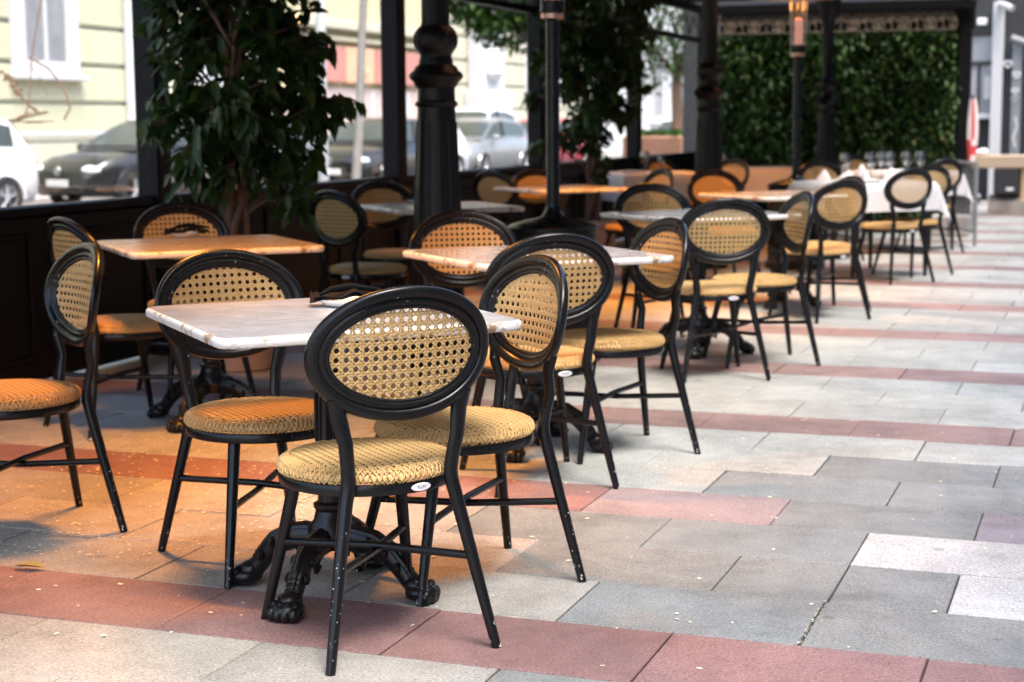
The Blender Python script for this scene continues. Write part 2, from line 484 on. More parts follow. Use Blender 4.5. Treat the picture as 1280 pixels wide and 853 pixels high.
SZ0, SZH = .417, .031
def seat_z(r): return SZ0+SZH*(max(0, 1-r**6))**.5-.004*max(0, 1-r*r)
def make_chair():
    root = thing('bistro_chair', 'black bistro chair', 'chair')
    # seat: pad with woven cane over it and a plaited rim
    mb = MB()
    prof = []
    for i in range(19):
        r = i/18; prof.append((SEATR*r*.985, seat_z(r)-.0035-(.0 if r < 1 else .0)))
    prof2 = [(SEATR*.985, SZ0-.004), (SEATR*.95, SZ0-.010), (.001, SZ0-.010)]
    n = 64
    top = [p for p in prof if p[0] <= SEATR*.90]
    mb.lathe([(max(r, .0005), z) for r, z in top], n, (0, SEATY, 0), 1, close=False)
    rest = [top[-1]]+[p for p in prof if p[0] > SEATR*.90]+prof2
    # finer rim
    rim = [top[-1]]
    for i in range(1, 9):
        r = top[-1][0]/(SEATR*.985); r = r+(1-r)*i/8
        rim.append((SEATR*.985*r, seat_z(min(1, r))-.0035))
    mb.lathe(rim+prof2, n, (0, SEATY, 0), 2, close=False)
    def sf(u, v, o):
        r = min(1, math.hypot(u, v)/SEATR)
        return (u, v+SEATY, seat_z(r)-.0012+o)
    cane(mb, sf, SEATR*.94, SEATR*.94, .0200, 0, .0043, .0008, (.004, .007))
    # plaited rim: crossing loops round the edge
    K = 98
    def rimpt(q, s, o):
        # s 0..1 from the top inwards to the bottom outside
        if s < .6:
            r = .86+.14*(s/.6)**.8
            z = seat_z(r)
        else:
            r = 1.0; z = SZ0-(s-.6)/.4*.012
            r = 1.0-.03*((s-.6)/.4)**2
        rr = SEATR*r+o*.8
        return (rr*math.cos(q), SEATY+rr*math.sin(q), z+o*.6)
    for k in range(K):
        q0 = 2*PI*k/K
        for sg in (-1, 1):
            pts = []
            jit = random.uniform(-.012, .012); wob = random.uniform(-.5, .6)
            for i in range(9):
                s = i/8
                pts.append(rimpt(q0+jit+sg*(s-.5)*2*PI/K*(2.2+wob), s, .0010+.0010*math.sin(PI*s*2+sg)))
            mb.tube(pts, .0018+.0004*jit/.012, 5, 0, cap=False)
    mb.build('seat', [MT['cane'], MT['cane_dark'], MT['cane_rim']], root)
    # seat frame: black hoop under the seat
    mb = MB()
    c = 64
    hp = [(SEATR-.018, .378), (SEATR-.005, .378), (SEATR-.002, .383), (SEATR-.002, .398), (SEATR-.005, .403), (SEATR-.018, .403), (SEATR-.022, .390), (SEATR-.018, .378)]
    mb.lathe(hp, c, (0, SEATY, 0), 0, close=False)
    sfm = mb.build('seat_frame', MT['black'], root)
    # oval maker's label at the back of the hoop
    mb = MB()
    lab = MB()
    n = 24; lz, la = .3905, -PI/2+.24
    def hoop(da, dz, out): 
        rr = SEATR-.002+out
        return (rr*math.cos(la+da), SEATY+rr*math.sin(la+da), lz+dz)
    vs = [hoop(0, 0, .003)]+[hoop(.125*math.cos(2*PI*k/n), .0088*math.sin(2*PI*k/n), .003) for k in range(n)]+[hoop(.13*math.cos(2*PI*k/n), .0095*math.sin(2*PI*k/n), .0) for k in range(n)]
    fs = [(0, 1+k, 1+(k+1) % n) for k in range(n)]+[(1+k, 1+n+k, 1+n+(k+1) % n, 1+(k+1) % n) for k in range(n)]
    mb.add(vs, fs, 0)
    # small lettering strokes: t u f f
    def stroke(x0, z0, x1, z1, w=.0006):
        x0, z0, x1, z1 = x0*.85+z0*.15, z0*.8, x1*.85+z1*.15, z1*.8
        a, b = (x0, z0), (x1, z1)
        d = Vector((x1-x0, z1-z0)); d.normalize(); p = Vector((-d.y, d.x))*w
        q = [(a[0]+p.x, a[1]+p.y), (b[0]+p.x, b[1]+p.y), (b[0]-p.x, b[1]-p.y), (a[0]-p.x, a[1]-p.y)]
        mb.add([hoop(x/SEATR, z, .0036) for x, z in q], [(0, 1, 2, 3)], 1)
    for (x, ss) in ((-.0125, [(0, .005, .001, -.004), (-.003, .002, .004, .003)]), (-.005, [(0, .002, 0, -.003), (0, -.0035, .004, -.0035), (.004, .002, .004, -.0035)]), (.004, [(.001, .005, 0, -.005), (-.002, .001, .003, .002)]), (.0105, [(.001, .005, 0, -.005), (-.002, .001, .003, .002)])):
        for (a, b_, c_, d_) in ss: stroke(x+a, b_, x+c_, d_)
    mb.build('maker_label', [MT['sticker'], MT['ink']], sfm)
    # backrest hoop: three stepped rounds swept round the oval
    mb = MB()
    bumps = [(.0385, .0152), (.0170, .0092), (.0055, .0062)]
    S = 30
    ns = [BAND*(i/S) for i in range(S+1)]
    def ymax(nn):
        v = .0035
        for c_, r_ in bumps:
            d = r_*r_-(nn-c_)**2
            if d > 0: v = max(v, math.sqrt(d))
        if nn <= 0 or nn >= BAND: v = .0015
        return v
    profl = [(nn, -ymax(nn)) for nn in ns]+[(nn, ymax(nn)*.9) for nn in reversed(ns)]
    T = 112; P = len(profl); base = len(mb.v)
    for i in range(T):
        q = 2*PI*i/T
        ex, ez = IA*math.cos(q), IB*math.sin(q)
        nv = Vector((math.cos(q)/IA, math.sin(q)/IB)).normalized()
        for (nn, yy) in profl:
            x, z = ex+nv.x*nn, ZC+ez+nv.y*nn
            mb.v.append((x, bs(x, z)+yy, z))
    for i in range(T):
        for k in range(P):
            a = base+i*P+k; b = base+i*P+(k+1) % P; j = (i+1) % T
            c_ = base+j*P+(k+1) % P; d = base+j*P+k
            mb.f.append((a, b, c_, d)); mb.m.append(0)
    mb.build('backrest_frame', MT['black'], root)
    mb = MB()
    cane(mb, lambda u, v, o: (u, bs(u, ZC+v)+o, ZC+v), IA+.004, IB+.004, PITCHC, 0, .0043, .0010, (.006, .004))
    mb.build('cane_panel', MT['cane'], root)
    # rear legs run up past the seat into the hoop
    for sx in (-1, 1):
        mb = MB()
        zt = .603
        x0 = .156
        P0 = [(x0*sx, bs(x0, zt)-.004, zt+.012), (.150*sx, bs(.15, .57), .57), (.139*sx, -.207, .51), (.131*sx, -.197, .455), (.128*sx, -.193, .425), (.130*sx, -.193, .40), (.137*sx, -.197, .37), (.164*sx, -.221, .235), (.209*sx, -.265, 0)]
        mb.tube(P0, [.024, .0205, .0180, .0172, .0175, .0172, .0165, .0150, .0118], 14, 0, flat=[.55, .62, .72, .82, .9, 1, 1, 1, 1], up=(1, 0, 0))
        mb.build('rear_leg', MT['black'], root)
        mb = MB()
        P0 = [(.132*sx, .128, .392), (.136*sx, .132, .375), (.166*sx, .172, .19), (.198*sx, .213, 0)]
        mb.tube(P0, [.0175, .017, .0148, .0115], 14)
        mb.build('front_leg', MT['black'], root)
        # crossed stretchers
        mb = MB()
        a = Vector((-.163*sx, .168, .205)); b = Vector((.168*sx, -.225, .218))
        mid = (a+b)/2
        off = Vector((0, 0, .008*sx))
        mb.tube([a, a.lerp(mid, .8)+off*.8, mid+off, mid.lerp(b, .2)+off*.8, b], .0098, 10)
        mb.build('stretcher', MT['black'], root)
    return root

chair0 = make_chair()
GR = {'c': 'black cane bistro chairs round the café tables'}
CH = [
 (-1.667, 3.585, .823, 'nearest bistro chair seen from behind, its scuffed oval cane back before the first white table'),
 (-1.640, 4.10, 2.42, 'bistro chair at the right corner of the nearest white table, its cane back turned edgewise'),
 (-1.867, 5.37, .648, 'black bistro chair seen from behind, tucked into the near side of the second marble table'),
 (-1.755, 5.919, 2.307, 'bistro chair at the right corner of the second table, its back turned sideways'),
 (-2.227, 4.085, -2.239, 'bistro chair facing out from behind the nearest white table, its seat under the tabletop'),
 (-3.117, 4.157, 2.491, 'leftmost bistro chair, its seat cut by the edge of the photo'),
 (-3.779, 5.803, -.53, 'bistro chair mostly hidden behind the leftmost chair, facing the orange lit table'),
 (-3.903, 6.576, -2.325, 'black bistro chair between the left table with a dish and the first potted ficus'),
 (-3.903, 8.416, -.407, 'dark shaded bistro chair left of the table behind the first iron column'),
 (-4.158, 9.432, -2.271, 'black bistro chair facing out behind the table that the first iron column hides'),
 (-2.400, 6.18, -2.583, 'bistro chair facing out behind the second table, in front of the first column foot'),
 (-4.30, 11.95, -.40, 'dark bistro chair seen edgewise between the first column and the near heater'),
 (-4.016, 11.932, -2.383, 'bistro chair with an orange lit back directly behind the near heater pole'),
 (-3.45, 12.30, 2.358, 'dark bistro chair in front of the second ficus trunk, right of the near heater pole'),
 (-4.05, 15.95, -2.09, 'bistro chair whose orange back top shows behind the blush tablecloth beside the second ficus'),
 (-3.55, 15.55, 2.69, 'dark bistro chair at the right end of the blush tablecloth, left of the far column'),
 (-2.680, 12.065, -2.469, 'bistro chair with a bright orange glowing back in front of the far iron column'),
 (-2.444, 9.238, -2.687, 'bistro chair facing out with its cane back above the left corner of the third table'),
 (-1.821, 7.893, .50, 'black bistro chair seen from behind, tucked into the near side of the third marble table'),
 (-1.702, 8.358, 2.10, 'black bistro chair at the right tip of the third table with its back turned sideways'),
 (-1.735, 10.382, .859, 'black bistro chair seen from behind at the fourth table, just left of the white tablecloths'),
 (-1.79, 10.76, 2.30, 'bistro chair hidden behind the one left of the white tablecloths, its legs showing'),
 (-1.602, 12.92, .824, 'black bistro chair seen from behind, standing before the nearer white tablecloth'),
 (-1.51, 13.46, 2.55, 'black bistro chair at the right of the nearer white tablecloth behind its hanging corner'),
 (-1.627, 15.848, .766, 'black bistro chair in front of the farthest white tablecloth beside the grey barrier'),
 (-2.328, 14.711, -2.451, 'bistro chair with an orange back just right of the far heater pole, behind white cloth'),
 (-2.35, 17.1, -2.40, 'bistro chair before the hedge, its orange back top showing behind the wine glasses'),
 (-3.75, 17.50, -2.2, 'bistro chair whose small orange back shows just left of the far iron column'),
]
for i, (x, y, a, lab) in enumerate(CH):
    o = chair0 if i == 0 else copy_tree(chair0)
    o.location = (x, y, 0); o.rotation_euler = (0, 0, a)
    tag(o, lab, 'chair', GR['c'])

# ------------------------------------------------------------------ tables
def rsq(s, r, n=8):
    h = s/2-r; out = []
    for (cx, cy, a0) in ((h, h, 0), (-h, h, PI/2), (-h, -h, PI), (h, -h, 3*PI/2)):
        for i in range(n+1):
            q = a0+PI/2*i/n; out.append((cx+r*math.cos(q), cy+r*math.sin(q)))
    return out
def make_table():
    t = thing('cafe_table', 'square white marble café table', 'table')
    mb = MB()
    S = .78
    lay = [(S-.016, .04, .7165), (S-.004, .048, .7195), (S, .05, .725), (S, .05, .734), (S-.006, .048, .7395), (S-.016, .043, .742)]
    rings = [[(x, y, z) for x, y in rsq(s_, r_)] for s_, r_, z in lay]
    n = len(rings[0])
    v = [p for r in rings for p in r]
    fs = []
    for k in range(len(rings)-1):
        for i in range(n): fs.append((k*n+i, k*n+(i+1) % n, (k+1)*n+(i+1) % n, (k+1)*n+i))
    mb.add(v, fs, 1)
    mb.add(rings[-1], [tuple(range(n))], 0); mb.add(rings[0], [tuple(range(n-1, -1, -1))], 0)
    mb.build('tabletop', [MT['marble'], MT['edge']], t)
    p = MB()
    # ornate pedestal
    p.lathe([(.03, .12), (.050, .125), (.062, .15), (.062, .180), (.046, .20), (.040, .225), (.046, .235), (.046, .243), (.034, .25), (.032, .30), (.040, .315), (.047, .33), (.047, .36), (.040, .375), (.050, .385), (.050, .395), (.036, .405), (.033, .56), (.042, .575), (.042, .59), (.035, .60), (.05, .66), (.06, .70), (.06, .712)], 32, flute=.0)
    for k in range(12):       # flutes
        q = 2*PI*k/12
        p.tube([(.034*math.cos(q), .034*math.sin(q), .41), (.034*math.cos(q), .034*math.sin(q), .555)], .0055, 6)
    p.build('pedestal', MT['iron'], t)
    pl = MB()
    for k in range(2):
        a = PI/4+k*PI/2
        d = Vector((math.cos(a), math.sin(a), 0))
        pl.tube([d*-.27+Vector((0, 0, .7085)), d*.27+Vector((0, 0, .7085))], .014, 8, flat=[.5, .5])
    pl.build('top_bracket', MT['iron'], t)
    for k in range(4):
        a = PI/2*k
        d = Vector((math.cos(a), math.sin(a), 0)); w = Vector((-d.y, d.x, 0)); z = Vector((0, 0, 1))
        l = MB()
        pts = [d*.020+z*.148, d*.07+z*.152, d*.118+z*.145, d*.163+z*.122, d*.197+z*.084, d*.222+z*.050, d*.242+z*.032]
        l.tube(pts, [.032, .037, .036, .031, .026, .023, .024], 12, flat=[.8, .8, .8, .8, .85, .95, 1.1], up=(0, 0, 1))
        # raised spine and acanthus ribs
        for sgn in (-1, 0, 1):
            rib = []
            for k2 in range(len(pts)):
                tg = (pts[min(k2+1, len(pts)-1)]-pts[max(k2-1, 0)]).normalized()
                nm = (z*tg.dot(d)-d*tg.z).normalized()
                rib.append(pts[k2]+nm*(.030-.005*abs(sgn)-.002*k2)+w*sgn*(.014-.0008*k2))
            l.tube(rib, [.006, .010, .011, .010, .009, .007, .002], 8)
            for k2 in (1, 2, 3, 4):      # leaf lobes along the ribs
                a_, b_ = rib[k2], rib[k2+1]
                for q2 in (.15, .5, .85): l.ball(a_.lerp(b_, q2), (.010, .010, .010), 6)
        for q in pts[2:5]:
            l.ball(q+w*.025+z*.006, (.015, .010, .015), 8); l.ball(q-w*.025+z*.006, (.015, .010, .015), 8)
        # small bracket scroll under the knee
        l.tube([d*.05+z*.135, d*.095+z*.108, d*.090+z*.082, d*.070+z*.090], [.014, .012, .009, .006], 8)
        # paw
        l.ball(d*.255+z*.027, (.045, .044, .026), 16)
        l.ball(d*.240+z*.045, (.036, .033, .025), 14)
        for s_ in (-1.5, -.5, .5, 1.5):
            l.ball(d*(.289-.006*abs(s_))+w*s_*.020+z*.020, (.017, .0145, .019), 10)
            l.ball(d*(.278-.006*abs(s_))+w*s_*.020+z*.043, (.014, .012, .010), 8)
        l.build('claw_leg', MT['iron'], t)
    return t
TB = [
 (-1.90, 3.85, .0, 'nearest white marble table with chipped brown edges, holding a dish with a folded black wallet'),
 (-2.03, 5.87, .015, 'second marble table from the camera in the right row, empty'),
 (-2.06, 8.62, .14, 'third marble table in the right row, empty, its grey top half hidden by chair backs'),
 (-2.10, 11.0, .05, 'fourth marble table in the right row, its white tip showing before the far heater base'),
 (-3.50, 6.0, -.01, 'weathered table at the left glowing orange in lamp light, before the first ficus'),
 (-3.72, 9.06, -.05, 'pale marble table half hidden behind the first iron column'),
 (-3.86, 11.75, 0, 'warm lit marble table behind the near heater, in front of the second ficus'),
]
tab0 = make_table()
tab1 = copy_tree(tab0)
for ch in tab1.children:
    if ch.name.split('.')[0] == 'tabletop':
        ch.data = ch.data.copy(); ch.data.materials[0] = MT['marble_worn']
for i, (x, y, a, lab) in enumerate(TB):
    o = tab0 if i == 0 else tab1 if i == 4 else copy_tree(tab1 if i > 4 else tab0)
    o.location = (x, y, 0); o.rotation_euler = (0, 0, PI/4+a)
    tag(o, lab, 'table', 'square marble café tables')
# leg directions already follow the tops' corners (children of the rotated table): turn feet under the corners
for o in list(bpy.data.objects):
    if o.parent and o.parent.name.startswith('cafe_table') and o.name.split('.')[0] in ('claw_leg',):
        o.rotation_euler = (0, 0, PI/4)

def dish(loc, rz, lab1, lab2):
    d = MB()
    d.lathe([(.0005, .0), (.040, .0), (.052, .004), (.068, .017), (.070, .019), (.067, .0195), (.050, .008), (.040, .005), (.0005, .0048)], 40, close=False)
    o = d.build('bill_dish', MT['china'], loc=loc)
    tag(o, lab1, 'dish', 'white bill dishes on the tables')
    w = MB()
    # folded wallet with turned-up corners
    nx, ny = 14, 8
    for layer in range(2):
        vs = []
        for j in range(ny+1):
            for i in range(nx+1):
                u, v = i/nx*2-1, j/ny*2-1
                x = u*.088+.012*layer; y = v*.042
                z = .022+layer*.006+.018*math.exp(-((u-.25)/.33)**2)*(1-.4*v*v)+.010*max(0, -u-.6)*3*(.4+.6*v)+.004*math.sin(6*u+layer*2+v*2)
                vs.append((x, y, z))
        fs = [(j*(nx+1)+i, j*(nx+1)+i+1, (j+1)*(nx+1)+i+1, (j+1)*(nx+1)+i) for j in range(ny) for i in range(nx)]
        w.add(vs, fs)
        w.add([(x, y, z-.0035) for x, y, z in vs], [tuple(reversed(f)) for f in fs])
        # rim strip
        idx = [i for i in range(nx+1)]+[j*(nx+1)+nx for j in range(1, ny+1)]+[ny*(nx+1)+i for i in range(nx-1, -1, -1)]+[j*(nx+1) for j in range(ny-1, 0, -1)]
        base = len(w.v); m_ = (nx+1)*(ny+1); b0 = base-2*m_
        for k in range(len(idx)):
            a, b = idx[k], idx[(k+1) % len(idx)]
            w.f.append((b0+a, b0+m_+a, b0+m_+b, b0+b)); w.m.append(0)
    w.tube([(-.06, -.03, .034), (-.03, -.01, .046), (.02, 0, .052), (.07, .012, .044), (.10, .02, .04)], [.004, .008, .009, .007, .004], 8)
    o2 = w.build('bill_wallet', MT['napkin'], loc=loc)
    o2.rotation_euler = (0, 0, rz)
    tag(o2, lab2, 'wallet', 'black bill wallets on the dishes')
dish((-1.935, 4.02, .7425), .45, 'white dish under a black wallet on the nearest white table', 'crumpled black wallet on the dish of the nearest white table')
dish((-3.77, 6.28, .7425), .5, 'white dish on the orange lit table in front of the first ficus', 'black wallet on the dish of the orange lit left table')
dish((-4.0, 9.35, .7425), .6, 'white dish on the pale table behind the first column', 'black wallet on the pale table just left of the first column')

# ------------------------------------------------------------------ cloth-covered tables
def cloth_table(loc, rz, S, mat, drop, corner, lab_t, lab_c, h=.74, L=None):
    t = thing('dining_table', lab_t, 'table', loc, rz, 'cloth covered dining tables')
    L = L or S
    mb = MB(); mb.bbox(-S/2, S/2, -L/2, L/2, h-.028, h-.003, .006); mb.build('tabletop', MT['wood'], t)
    for sx in (-1, 1):
        for sy in (-1, 1):
            l = MB(); l.tube([(sx*(S/2-.06), sy*(L/2-.06), h-.028), (sx*(S/2-.05), sy*(L/2-.05), 0)], [.022, .016], 10); l.build('leg', MT['black'], t)
    c = MB()
    # sheet grid larger than the top, edges hanging with folds
    ov = drop+.02; n = 44
    vs = []
    def fold(u, ext, half):
        if abs(u) <= half: return u, 0
        d = abs(u)-half
        return math.copysign(half+.008+.012*min(1, d/.05), u), d
    for j in range(n+1):
        for i in range(n+1):
            u = -(S/2+ov)+(S+2*ov)*i/n; v = -(L/2+ov)+(L+2*ov)*j/n
            x, du = fold(u, ov, S/2); y, dv = fold(v, ov, L/2)
            if du and dv:
                # corner: hangs as a cone below the corner
                r = math.hypot(du, dv); a = math.atan2(dv, du)
                z = h-min(r*1.02, corner)
                k = r*.40
                bulge = .10+.75*math.sin(2*a)**2
                x = math.copysign(S/2+.012+k*math.cos(a)*bulge, u); y = math.copysign(L/2+.012+k*math.sin(a)*bulge, v)
            else:
                d = max(du, dv); z = h-d
                wob = .014*d/.2*math.sin(9*(v if du else u)+i*.02)
                if du: x += math.copysign(wob+.05*d, u)
                if dv: y += math.copysign(wob+.05*d, v)
            if not du and not dv: z = h+.0012*math.sin(13*u)*math.sin(11*v)
            vs.append((x, y, z))
    fs = [(j*(n+1)+i, j*(n+1)+i+1, (j+1)*(n+1)+i+1, (j+1)*(n+1)+i) for j in range(n) for i in range(n)]
    c.add(vs, fs)
    o = c.build('tablecloth', mat, loc=loc); o.rotation_euler = (0, 0, rz)
    tag(o, lab_c, 'tablecloth', 'tablecloths over the dining tables')
    return t
cloth_table((-1.88, 13.42, 0), PI/4, .80, MT['cloth'], .20, .30, 'dining table under the nearer white tablecloth, set with wine glasses', 'nearer white tablecloth with hanging corner, set with wine glasses and blush napkins')
cloth_table((-1.92, 16.15, 0), PI/4, .80, MT['cloth'], .20, .30, 'dining table under the farthest white tablecloth, next to the grey barrier', 'farthest white tablecloth, its corner hanging beside the grey barrier')
cloth_table((-4.10, 15.35, 0), R(33), .86, MT['peach'], .24, .30, 'dining table under the blush cloth between the second ficus and the far column', 'blush tablecloth between the second ficus and the far column, set with glasses')
cloth_table((-3.50, 17.0, 0), R(24), .95, MT['peach'], .27, .30, 'dining table under the bare blush cloth right of the far column', 'bare blush tablecloth lit orange, between the far column and the far heater')

def wine_glass(x, y, z, lab, s=1.0):
    g = thing('wine_glass', lab, 'wine glass', (x, y, z), 0, 'wine glasses on the clothed tables')
    b = MB(); b.lathe([(.004, .085), (.018, .092), (.034, .115), (.040, .145), (.037, .175), (.031, .200), (.0295, .200), (.0355, .175), (.0385, .145), (.0325, .116), (.016, .094), (.0005, .088)], 24, close=False)
    for i, p in enumerate(b.v): b.v[i] = (p[0]*s, p[1]*s, p[2]*s)
    b.build('bowl', MT['wineglass'], g)
    b = MB(); b.lathe([(.034, .0), (.034, .002), (.012, .006), (.0042, .016), (.0036, .05), (.0045, .085)], 20)
    for i, p in enumerate(b.v): b.v[i] = (p[0]*s, p[1]*s, p[2]*s)
    b.build('stem', MT['wineglass'], g)
    return g
for (px, py, d, lab) in ((1056, 223, 13.02, 'wine glass standing alone at the left end of the nearer white cloth'),
    (1088, 222, 13.1, 'wine glass just left of the tall napkins on the nearer white cloth'),
    (1102, 214, 13.45, 'wine glass behind the napkins, left of the tallest pair on the white cloth'),
    (1112, 214, 13.35, 'large wine glass in the middle of the row on the nearer white cloth'),
    (1133, 211, 13.5, 'second wine glass from the right, in the row on the nearer white cloth'),
    (1150, 210, 13.55, 'rightmost wine glass of the row, above the nearer white cloth')):
    P = at(px, py, d); wine_glass(P.x, P.y, .743, lab, 1.12)
for (px, py, d, lab) in ((806, 213, 15.2, 'wine glass on the blush cloth, right of the plates'), (826, 213, 15.3, 'short glass on the blush cloth nearest the dark chair back'), (904, 205, 16.9, 'glass at the left end of the bare blush tablecloth')):
    P = at(px, py, d); wine_glass(P.x, P.y, .743, lab, 1.05 if px < 820 else .8)
def napkin(x, y, z, h, rot, lab):
    m = MB(); n = 18
    prof = [(0, 1), (.15, .92), (.35, .72), (.6, .45), (.85, .18), (1, 0)]
    vs = []
    for r, zz in prof:
        for k in range(n):
            q = 2*PI*k/n; rr = (r*.062+.004)*(1+.28*math.cos(3*q+r*2))
            vs.append((rr*math.cos(q)*1.2, rr*math.sin(q)*.85, zz*h))
    fs = []
    for i in range(len(prof)-1):
        for k in range(n): fs.append((i*n+k, (i+1)*n+k, (i+1)*n+(k+1) % n, i*n+(k+1) % n))
    fs.append(tuple(range(n)))
    m.add(vs, fs)
    o = m.build('folded_napkin', MT['blush'], loc=(x, y, z)); o.rotation_euler = (0, 0, rot)
    tag(o, lab, 'napkin', 'blush napkins folded on the white cloth')
napkin(-1.98, 13.20, .743, .10, .3, 'folded blush napkin at the front of the nearer white cloth')
napkin(-1.90, 13.45, .743, .13, 1.2, 'tallest folded blush napkin in the middle of the nearer white cloth')
napkin(-2.18, 13.35, .743, .09, 2.0, 'folded blush napkin at the left end of the nearer white cloth')
napkin(-1.68, 13.55, .743, .10, .8, 'folded napkin under the right pair of wine glasses on the white cloth')
def plate(x, y, z, r, lab):
    d = MB(); d.lathe([(.0005, 0), (r*.6, 0), (r, .014), (r*.98, .016), (r*.6, .005), (.0005, .005)], 32, close=False)
    tag(d.build('plate', MT['china'], loc=(x, y, z)), lab, 'plate', 'plates on the clothed tables')
plate(-4.28, 15.18, .743, .12, 'white plate at the left of the blush clothed table')
plate(-1.80, 13.16, .743, .12, 'white plate at the front corner of the nearer white cloth')

# ------------------------------------------------------------------ patio heaters
def heater(loc, lab):
    t = thing('patio_heater', lab, 'patio heater', loc, 0, 'black mushroom patio heaters')
    b = MB(); b.lathe([(.245, 0), (.25, .01), (.25, .05), (.235, .06), (.228, .07), (.228, .665), (.235, .672), (.235, .690), (.225, .700), (.15, .722), (.07, .738), (.058, .75), (.040, .775), (.036, .80)], 48); b.build('tank_housing', MT['black'], t)
    b = MB(); b.lathe([(.036, .79), (.034, .82), (.034, 1.735), (.045, 1.745)], 24); b.build('pole', MT['black'], t)
    b = MB(); b.lathe([(.050, 1.742), (.058, 1.745), (.058, 1.768), (.050, 1.772)], 32); b.build('collar', MT['copper'], t)
    b = MB(); b.lathe([(.050, 1.772), (.062, 1.775), (.062, 1.83), (.056, 1.836)], 32); b.build('valve_box', MT['black'], t)
    b = MB(); b.lathe([(.034, 1.836), (.036, 1.85), (.036, 2.04), (.02, 2.055)], 24); b.build('burner', MT['glow'], t)
    b = MB()
    for k in range(10):
        q = 2*PI*k/10
        b.tube([(.062*math.cos(q), .062*math.sin(q), 1.83), (.07*math.cos(q), .07*math.sin(q), 2.21)], .0028, 6)
    for z in (1.95, 2.08): 
        b.tube([(.066*math.cos(2*PI*k/24), .066*math.sin(2*PI*k/24), z) for k in range(25)], .0024, 5, cap=False)
    b.build('guard', MT['steel'], t)
    b = MB(); b.lathe([(.40, 2.22), (.405, 2.225), (.30, 2.275), (.12, 2.32), (.0005, 2.33)], 48, close=False); b.lathe([(.40, 2.219), (.30, 2.268), (.12, 2.312), (.0005, 2.322)], 48, close=False); b.build('reflector_hood', MT['steel'], t)
    return t
HEAT = [((-2.715, 8.14, 0), 'near black patio heater behind the second table, its head cut off above'), ((-2.50, 13.88, 0), 'far patio heater with a glowing pink burner in front of the hedge')]
for loc, lab in HEAT:
    heater(loc, lab)
    L = bpy.data.lights.new('heater_glow', 'POINT'); L.energy = .5 if loc[1] < 10 else .6; L.color = (1, .37, .07); L.shadow_soft_size = .05
    lo = bpy.data.objects.new('heater_glow', L); col.objects.link(lo); lo.location = (loc[0], loc[1], 2.16)

# infrared lamp hung from the canopy over the left tables
def ir_lamp(loc, lab, e, sp=105):
    t = thing('infrared_heater', lab, 'heater', loc, 0, 'infrared heaters hung from the canopy')
    m = MB(); m.bbox(-.35, .35, -.09, .09, .03, .10, .02); m.build('housing', MT['steel'], t, smooth=False)
    m = MB(); m.tube([(-.32, 0, .012), (.32, 0, .012)], .012, 10); m.build('heating_tube', MT['glow'], t)
    m = MB(); m.tube([(-.25, 0, .1), (-.25, 0, .2)], .01, 6); m.build('bracket', MT['black'], t)
    m = MB(); m.tube([(.25, 0, .1), (.25, 0, .2)], .01, 6); m.build('bracket', MT['black'], t)
    L = bpy.data.lights.new('infrared_glow', 'AREA'); L.shape = 'RECTANGLE'; L.size = .6; L.size_y = .08; L.energy = e; L.color = (1, .36, .05); L.spread = R(sp)
    lo = bpy.data.objects.new('infrared_glow', L); col.objects.link(lo); lo.location = (loc[0], loc[1], loc[2]-.02)
ir_lamp((-2.95, 4.95, 2.52), 'infrared heater hung under the canopy above the left tables', 15, 114)
ir_lamp((-2.95, 11.1, 2.52), 'infrared heater hung under the canopy before the far column', 14)
ir_lamp((-3.2, 15.5, 2.52), 'infrared heater hung under the canopy above the blush tablecloths', 4.5)

# ------------------------------------------------------------------ cast-iron columns
def column_mesh():
    mb = MB()
    prof = [(.17, 0), (.17, .10), (.155, .12), (.147, .16), (.134, .20), (.128, .30), (.123, .55), (.113, .85), (.097, 1.24), (.094, 1.30), (.107, 1.312), (.108, 1.322), (.094, 1.335), (.093, 1.395), (.108, 1.41), (.113, 1.425), (.128, 1.437), (.136, 1.452), (.130, 1.470), (.112, 1.482), (.104, 1.50), (.086, 1.512), (.084, 1.535), (.079, 1.545), (.080, 1.56), (.090, 1.575), (.104, 1.595), (.109, 1.62), (.109, 1.65), (.099, 1.675), (.088, 1.69), (.074, 1.70), (.070, 1.72), (.066, 2.30), (.075, 2.32), (.075, 2.35), (.10, 2.40), (.13, 2.50), (.15, 2.60)]
    mb.lathe(prof, 48)
    for k in range(12):     # raised ribs of the fluted shaft
        q = 2*PI*k/12
        mb.tube([(.126*math.cos(q), .126*math.sin(q), .32), (.121*math.cos(q), .121*math.sin(q), .55), (.111*math.cos(q), .111*math.sin(q), .85), (.096*math.cos(q), .096*math.sin(q), 1.23)], .008, 6)
    for k in range(10):     # lobes of the leaf collar
        q = 2*PI*k/10
        mb.ball((.094*math.cos(q), .094*math.sin(q), 1.63), (.022, .022, .045), 8)
    return mb
cm = None
for i, (y, lab) in enumerate(((7.76, 'near cast iron column with a moulded collar, rising between the two table rows'), (13.7, 'far cast iron column with a moulded collar, behind the glowing orange chair'), (19.7, 'plain dark column standing right against the hedge wall'))):
    if cm is None: o = column_mesh().build('iron_column', MT['column']); cm = o
    else: o = cm.copy(); col.objects.link(o)
    o.location = (-3.2, y, 0)
    tag(o, lab, 'column', 'cast iron columns under the canopy')

